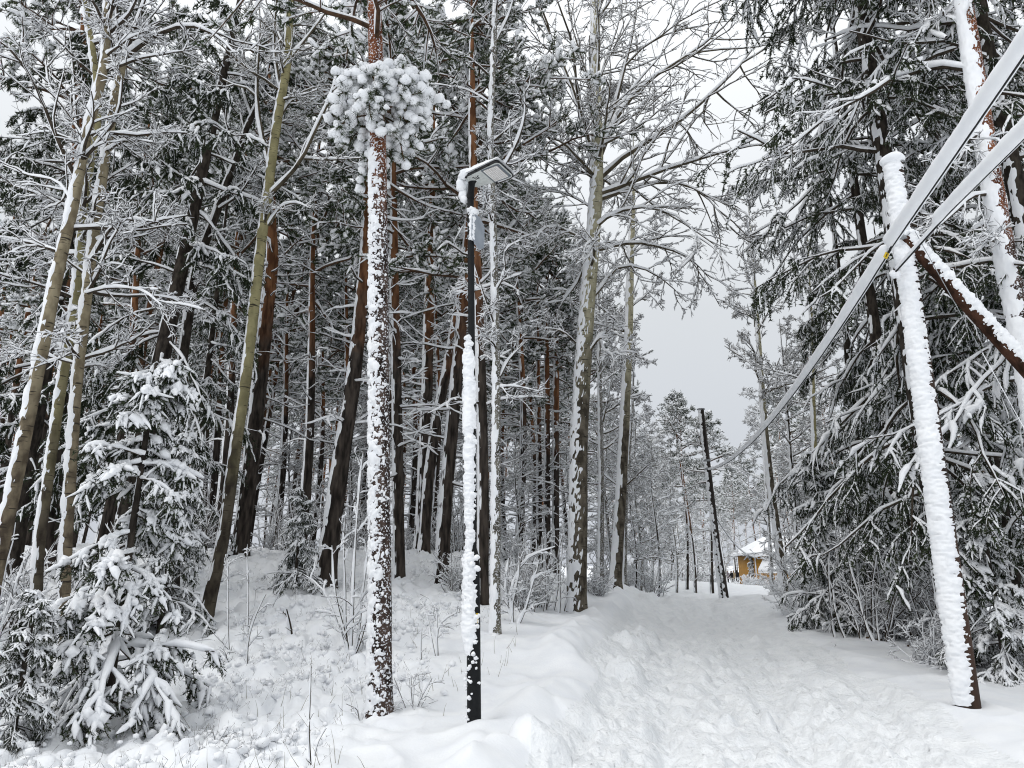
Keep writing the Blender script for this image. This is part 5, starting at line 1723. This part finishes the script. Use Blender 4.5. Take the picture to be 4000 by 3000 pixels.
def sapling(label, px, py, stems, m=(5, 3), snow=0.016, rb=0.008, group=None, name='sapling', cat='sapling', seed=0, frac=(0.3, 0.4), gap=0.2):
    """stems: list of pixel polylines starting at the foot"""
    b_ = on_ground(px, py)
    b_[2] = gz(b_[0], b_[1])
    root = empty(name, b_, label, cat, group)
    lp_, lr = [], []
    for i, s_ in enumerate(stems):
        pts = at([q[0] for q in s_], [q[1] for q in s_], b_[1] + np.linspace(0, 0.25 * math.sin(i * 2.1 + seed), len(s_))) - b_
        pts = np.r_[[pts[0] * 0.3 + [0, 0, -0.12]], pts]
        lp_.append(resample(pts, 8, 1))
        lr.append(rb * np.linspace(1, 0.4, 8))
    bg_, sg_ = bare_crown(np.stack(lp_), np.stack(lr), m=m, frac=frac, snow=snow, seed=700 + seed, rmin=0.0028, gap=gap)
    st_ = obj('stems', bg_, TWIG, root, kind='stuff')
    obj('snow', sg_, SNOWT, st_, kind='stuff')
    return root


sapling('clump of tall snowy saplings just left of the rimed pine', 1372, 2545, [[(1360, 2545), (1300, 2380), (1270, 2300), (1180, 2240)], [(1350, 2480), (1352, 2300), (1340, 2100), (1350, 2020)], [(1378, 2540), (1382, 2300), (1392, 2050), (1420, 1760)], [(1398, 2540), (1420, 2300), (1440, 2150)], [(1402, 2535), (1440, 2400), (1450, 2250)], [(1370, 2545), (1310, 2330), (1300, 2130)]], m=(6, 4), snow=0.028, rb=0.013, seed=1)
sapling('pair of thin upright shoots below the leaning aspen', 900, 2590, [[(902, 2580), (890, 2480), (892, 2300), (893, 2190)], [(910, 2620), (885, 2570), (880, 2550)]], snow=0.014, seed=2)
sapling('tall thin shoot beside the pair, right of it', 970, 2620, [[(968, 2620), (968, 2480), (972, 2300), (966, 2150)], [(968, 2500), (1000, 2400), (1040, 2320)]], snow=0.014, seed=3)
sapling('short broken brown stem poking from the snow', 1140, 2490, [[(1142, 2490), (1135, 2440), (1120, 2380)], [(1122, 2400), (1105, 2390)]], m=(1,), snow=0.03, rb=0.022, seed=4, frac=(0.3,))
sapling('single dark straight shoot in the open snow', 1218, 2990, [[(1218, 2990), (1205, 2880), (1212, 2760), (1216, 2600)]], m=(3,), snow=0.010, rb=0.007, seed=5, frac=(0.2,))
sapling('two splayed shoots at the front edge', 1230, 2980, [[(1225, 2985), (1240, 2900), (1275, 2845)], [(1240, 2985), (1262, 2970)]], m=(2,), snow=0.008, rb=0.005, seed=6, frac=(0.25,))
sapling('forked twig at the foot of the rimed pine', 1405, 2810, [[(1405, 2805), (1390, 2730), (1362, 2675)], [(1402, 2790), (1370, 2785), (1345, 2785)], [(1400, 2770), (1375, 2760), (1352, 2750)]], m=(2,), snow=0.008, rb=0.005, seed=7, frac=(0.3,))
sapling('small twiggy bush between rimed pine and lamp', 1612, 2785, [[(1612, 2782), (1615, 2710), (1625, 2640)], [(1630, 2755), (1660, 2700), (1688, 2650)], [(1590, 2780), (1560, 2700), (1540, 2650)], [(1635, 2740), (1650, 2690), (1650, 2640)], [(1612, 2760), (1605, 2690), (1610, 2640)]], m=(4, 2), snow=0.010, rb=0.006, seed=8)
sapling('tall curved shoot left of the lamp post', 1712, 2570, [[(1714, 2568), (1706, 2480), (1712, 2400), (1700, 2340), (1640, 2320)], [(1708, 2450), (1760, 2400), (1800, 2390)], [(1680, 2460), (1672, 2400), (1650, 2350)]], m=(4, 3), snow=0.016, rb=0.008, seed=9)
sapling('thin upright shoot between pine and lamp', 1646, 2600, [[(1647, 2598), (1645, 2530), (1648, 2470)]], m=(3,), snow=0.012, rb=0.007, seed=10, frac=(0.25,))
sapling('fan of white shoots left of the big aspen', 2010, 2440, [[(1990, 2360), (2010, 2250), (2060, 2170), (2170, 2140)], [(1985, 2370), (1975, 2280), (1990, 2180)], [(2060, 2370), (2080, 2280), (2110, 2190)], [(2000, 2360), (2030, 2260), (2030, 2160)]], m=(6, 4), snow=0.03, rb=0.015, seed=11)
sapling('leaning shoot beyond the small spruce', 1090, 2400, [[(1000, 2520), (1060, 2380), (1110, 2280)], [(1010, 2510), (990, 2400), (1000, 2300)]], m=(4, 2), snow=0.015, seed=12)
sapling('low arching twig left of the open snow', 735, 2540, [[(700, 2545), (760, 2500), (830, 2495), (870, 2510)], [(760, 2585), (765, 2540), (755, 2510)], [(775, 2600), (770, 2560), (760, 2520)]], m=(2,), snow=0.010, rb=0.006, seed=13, frac=(0.25,))
sapling('cluster of dead stalks near the young spruce', 850, 2900, [[(845, 2890), (850, 2850), (860, 2800)], [(850, 2900), (880, 2860), (890, 2840)], [(840, 2890), (830, 2850)]], m=(2,), snow=0.006, rb=0.004, seed=14, frac=(0.25,))
sapling('thin pair of twigs on the bank right of the path', 3252, 2535, [[(3250, 2535), (3250, 2520), (3248, 2508)], [(3255, 2537), (3264, 2520), (3266, 2512)]], m=(1,), snow=0.006, rb=0.006, seed=15, frac=(0.3,))
sapling('tangle of snowy brambles at the foot of the brace', 3850, 2600, [[(3850, 2610), (3800, 2570), (3770, 2560)], [(3870, 2620), (3930, 2540), (3990, 2480)], [(3900, 2630), (3950, 2600), (4000, 2560)], [(3940, 2670), (3920, 2640), (3890, 2600)], [(3960, 2600), (3930, 2530), (3920, 2500)]], m=(6, 4), snow=0.024, rb=0.012, seed=16)
sapling('dead upright branch with white snow ridges by the brace', 3700, 2480, [[(3745, 2420), (3790, 2250), (3860, 2120), (3885, 2060)], [(3770, 2320), (3820, 2190), (3810, 2040)], [(3800, 2240), (3850, 2080), (3900, 1980)]], m=(5, 3), snow=0.045, rb=0.022, seed=17)

# snow-capped log and fallen boughs at the right-hand edge
for k, (pts, r_, lab) in enumerate((
        ([(3390, 2505), (3445, 2512)], 0.05, 'short cut log under a snow cap right of the path'), ([(3075, 2372), (3118, 2378)], 0.055, 'snow-covered log end at the bend by the airy aspen'),
        ([(3110, 2400), (3160, 2405), (3190, 2408)], 0.022, 'thin fallen bough lying on the bank'), ([(3420, 2470), (3480, 2410), (3520, 2390)], 0.035, 'fallen bough propped in the bushes'),
        ([(3550, 2540), (3620, 2545)], 0.05, 'snow-covered log below the drooping spruce'), ([(3760, 2560), (3830, 2600), (3880, 2615)], 0.012, 'bare stick leaning beside the pole'),
        ([(1925, 2500), (1985, 2498)], 0.014, 'brown stick lying at the foot of the slim birch'))):
    g0 = on_ground(*pts[0])
    W = []
    for i, q in enumerate(pts):
        w = at(q[0], q[1], g0[1] + 0.08 * i)
        w[2] = max(gz(w[0], w[1]) + r_ * 0.9, w[2] if k in (3, 5) else -9)
        W.append(w)
    W = np.array(W)
    o = empty('log' if r_ > 0.04 else 'fallen_branch', W[0], lab, 'log' if r_ > 0.04 else 'branch')
    P = resample(W - W[0], 14, 1)
    rr = np.full(14, r_) * np.linspace(1, 0.7, 14)
    g = trunk_mesh(P, rr, 12, 0.06, k)
    for e_ in (0, 13):
        ring = np.arange(12) + e_ * 12
        vv = np.concatenate(g.v)
        g.add(np.r_[vv[ring], [vv[ring].mean(0)]], [(i, (i + 1) % 12, 12) for i in range(12)])
    bo = obj('wood', g, TWIG_P, o)
    if k != 6:
        obj('snow', G().add(*snow_on(P[None], rr[None], np.full((1, 14), 0.5 * r_ + 0.02), gap=0.0, S=10)), SNOWT, bo)

# ------------------------------------------------------------------ dwarf shrubs and grass in the snow, uncountable
rng = np.random.default_rng(99)
N_ = 22000
rr_ = np.exp(rng.uniform(math.log(4.8), math.log(24), N_))
aa_ = np.radians(rng.uniform(-44, 22, N_))
X, Y_ = rr_ * np.sin(aa_), rr_ * np.cos(aa_)
u_ = X - path_c(Y_)
dens = vn(X * 0.9, Y_ * 0.9, 201) + 0.35
keep = (u_ < -3.6) & (rng.random(N_) < np.clip(dens, 0.05, 1)) & (rng.random(N_) < smooth(-3.6, -5.2, u_) + 0.03)
X, Y_ = X[keep], Y_[keep]
Zg = ground_z(X, Y_)
g = G()
pp = np.stack([X, Y_, Zg - 0.02], -1)
dd = norm(np.stack([rng.normal(0, 0.6, len(X)), rng.normal(0, 0.6, len(X)), np.full(len(X), 1.0)], -1))
Q = grow(pp, dd, rng.uniform(0.06, 0.2, len(X)), 3, 0.25)
for a_, b_ in ((0, 1), (1, 2)):
    v = np.stack([Q[:, a_] - [0.0017, 0, 0], Q[:, a_] + [0.0017, 0, 0], Q[:, b_]], 1)
    g.add(v, np.arange(len(X) * 3).reshape(-1, 3))
needles(g, Q, 2, 0.05, 0.0016, 0.8, rng, 0.4)
tag(obj('dwarf_shrubs', g, TWIG), 'dark dwarf-shrub twigs poking through the forest snow', 'undergrowth', kind='stuff')
k = rng.random(len(X)) < 0.36
g = G()
blobs(g, Q[k][:, 1] + [0, 0, 0.01], rng.uniform(0.025, 0.07, k.sum()) * np.interp(np.hypot(X[k], Y_[k]), [5, 24], [0.8, 1.3]), 0.7, rng, 4, 6, 0.12)
tag(obj('snow_cushions', g, SNOWT), 'small cushions of snow resting on the dwarf shrubs', 'snow', kind='stuff')
N_ = 700
ct = rng.uniform(0, 1, (N_, 2))
rr_ = np.exp(rng.uniform(math.log(5), math.log(14), N_))
aa_ = np.radians(rng.uniform(-40, 4, N_))
X, Y_ = rr_ * np.sin(aa_), rr_ * np.cos(aa_)
k = (X - path_c(Y_) < -3.2) & (vn(X * 1.5, Y_ * 1.5, 301) > 0.25)
X, Y_ = X[k], Y_[k]
pp = np.stack([X, Y_, ground_z(X, Y_) - 0.02], -1)
Q = grow(pp, norm(np.stack([rng.normal(0, .35, len(X)), rng.normal(0, .35, len(X)), np.ones(len(X))], -1)), rng.uniform(0.08, 0.28, len(X)), 4, 0.12)
tag(obj('dead_grass', G().add(*tubes(Q, taper(np.full(len(X), 0.003), 4, 0.3), 3)), GRASS), 'sparse dead grass stalks standing in the snow', 'grass', kind='stuff')
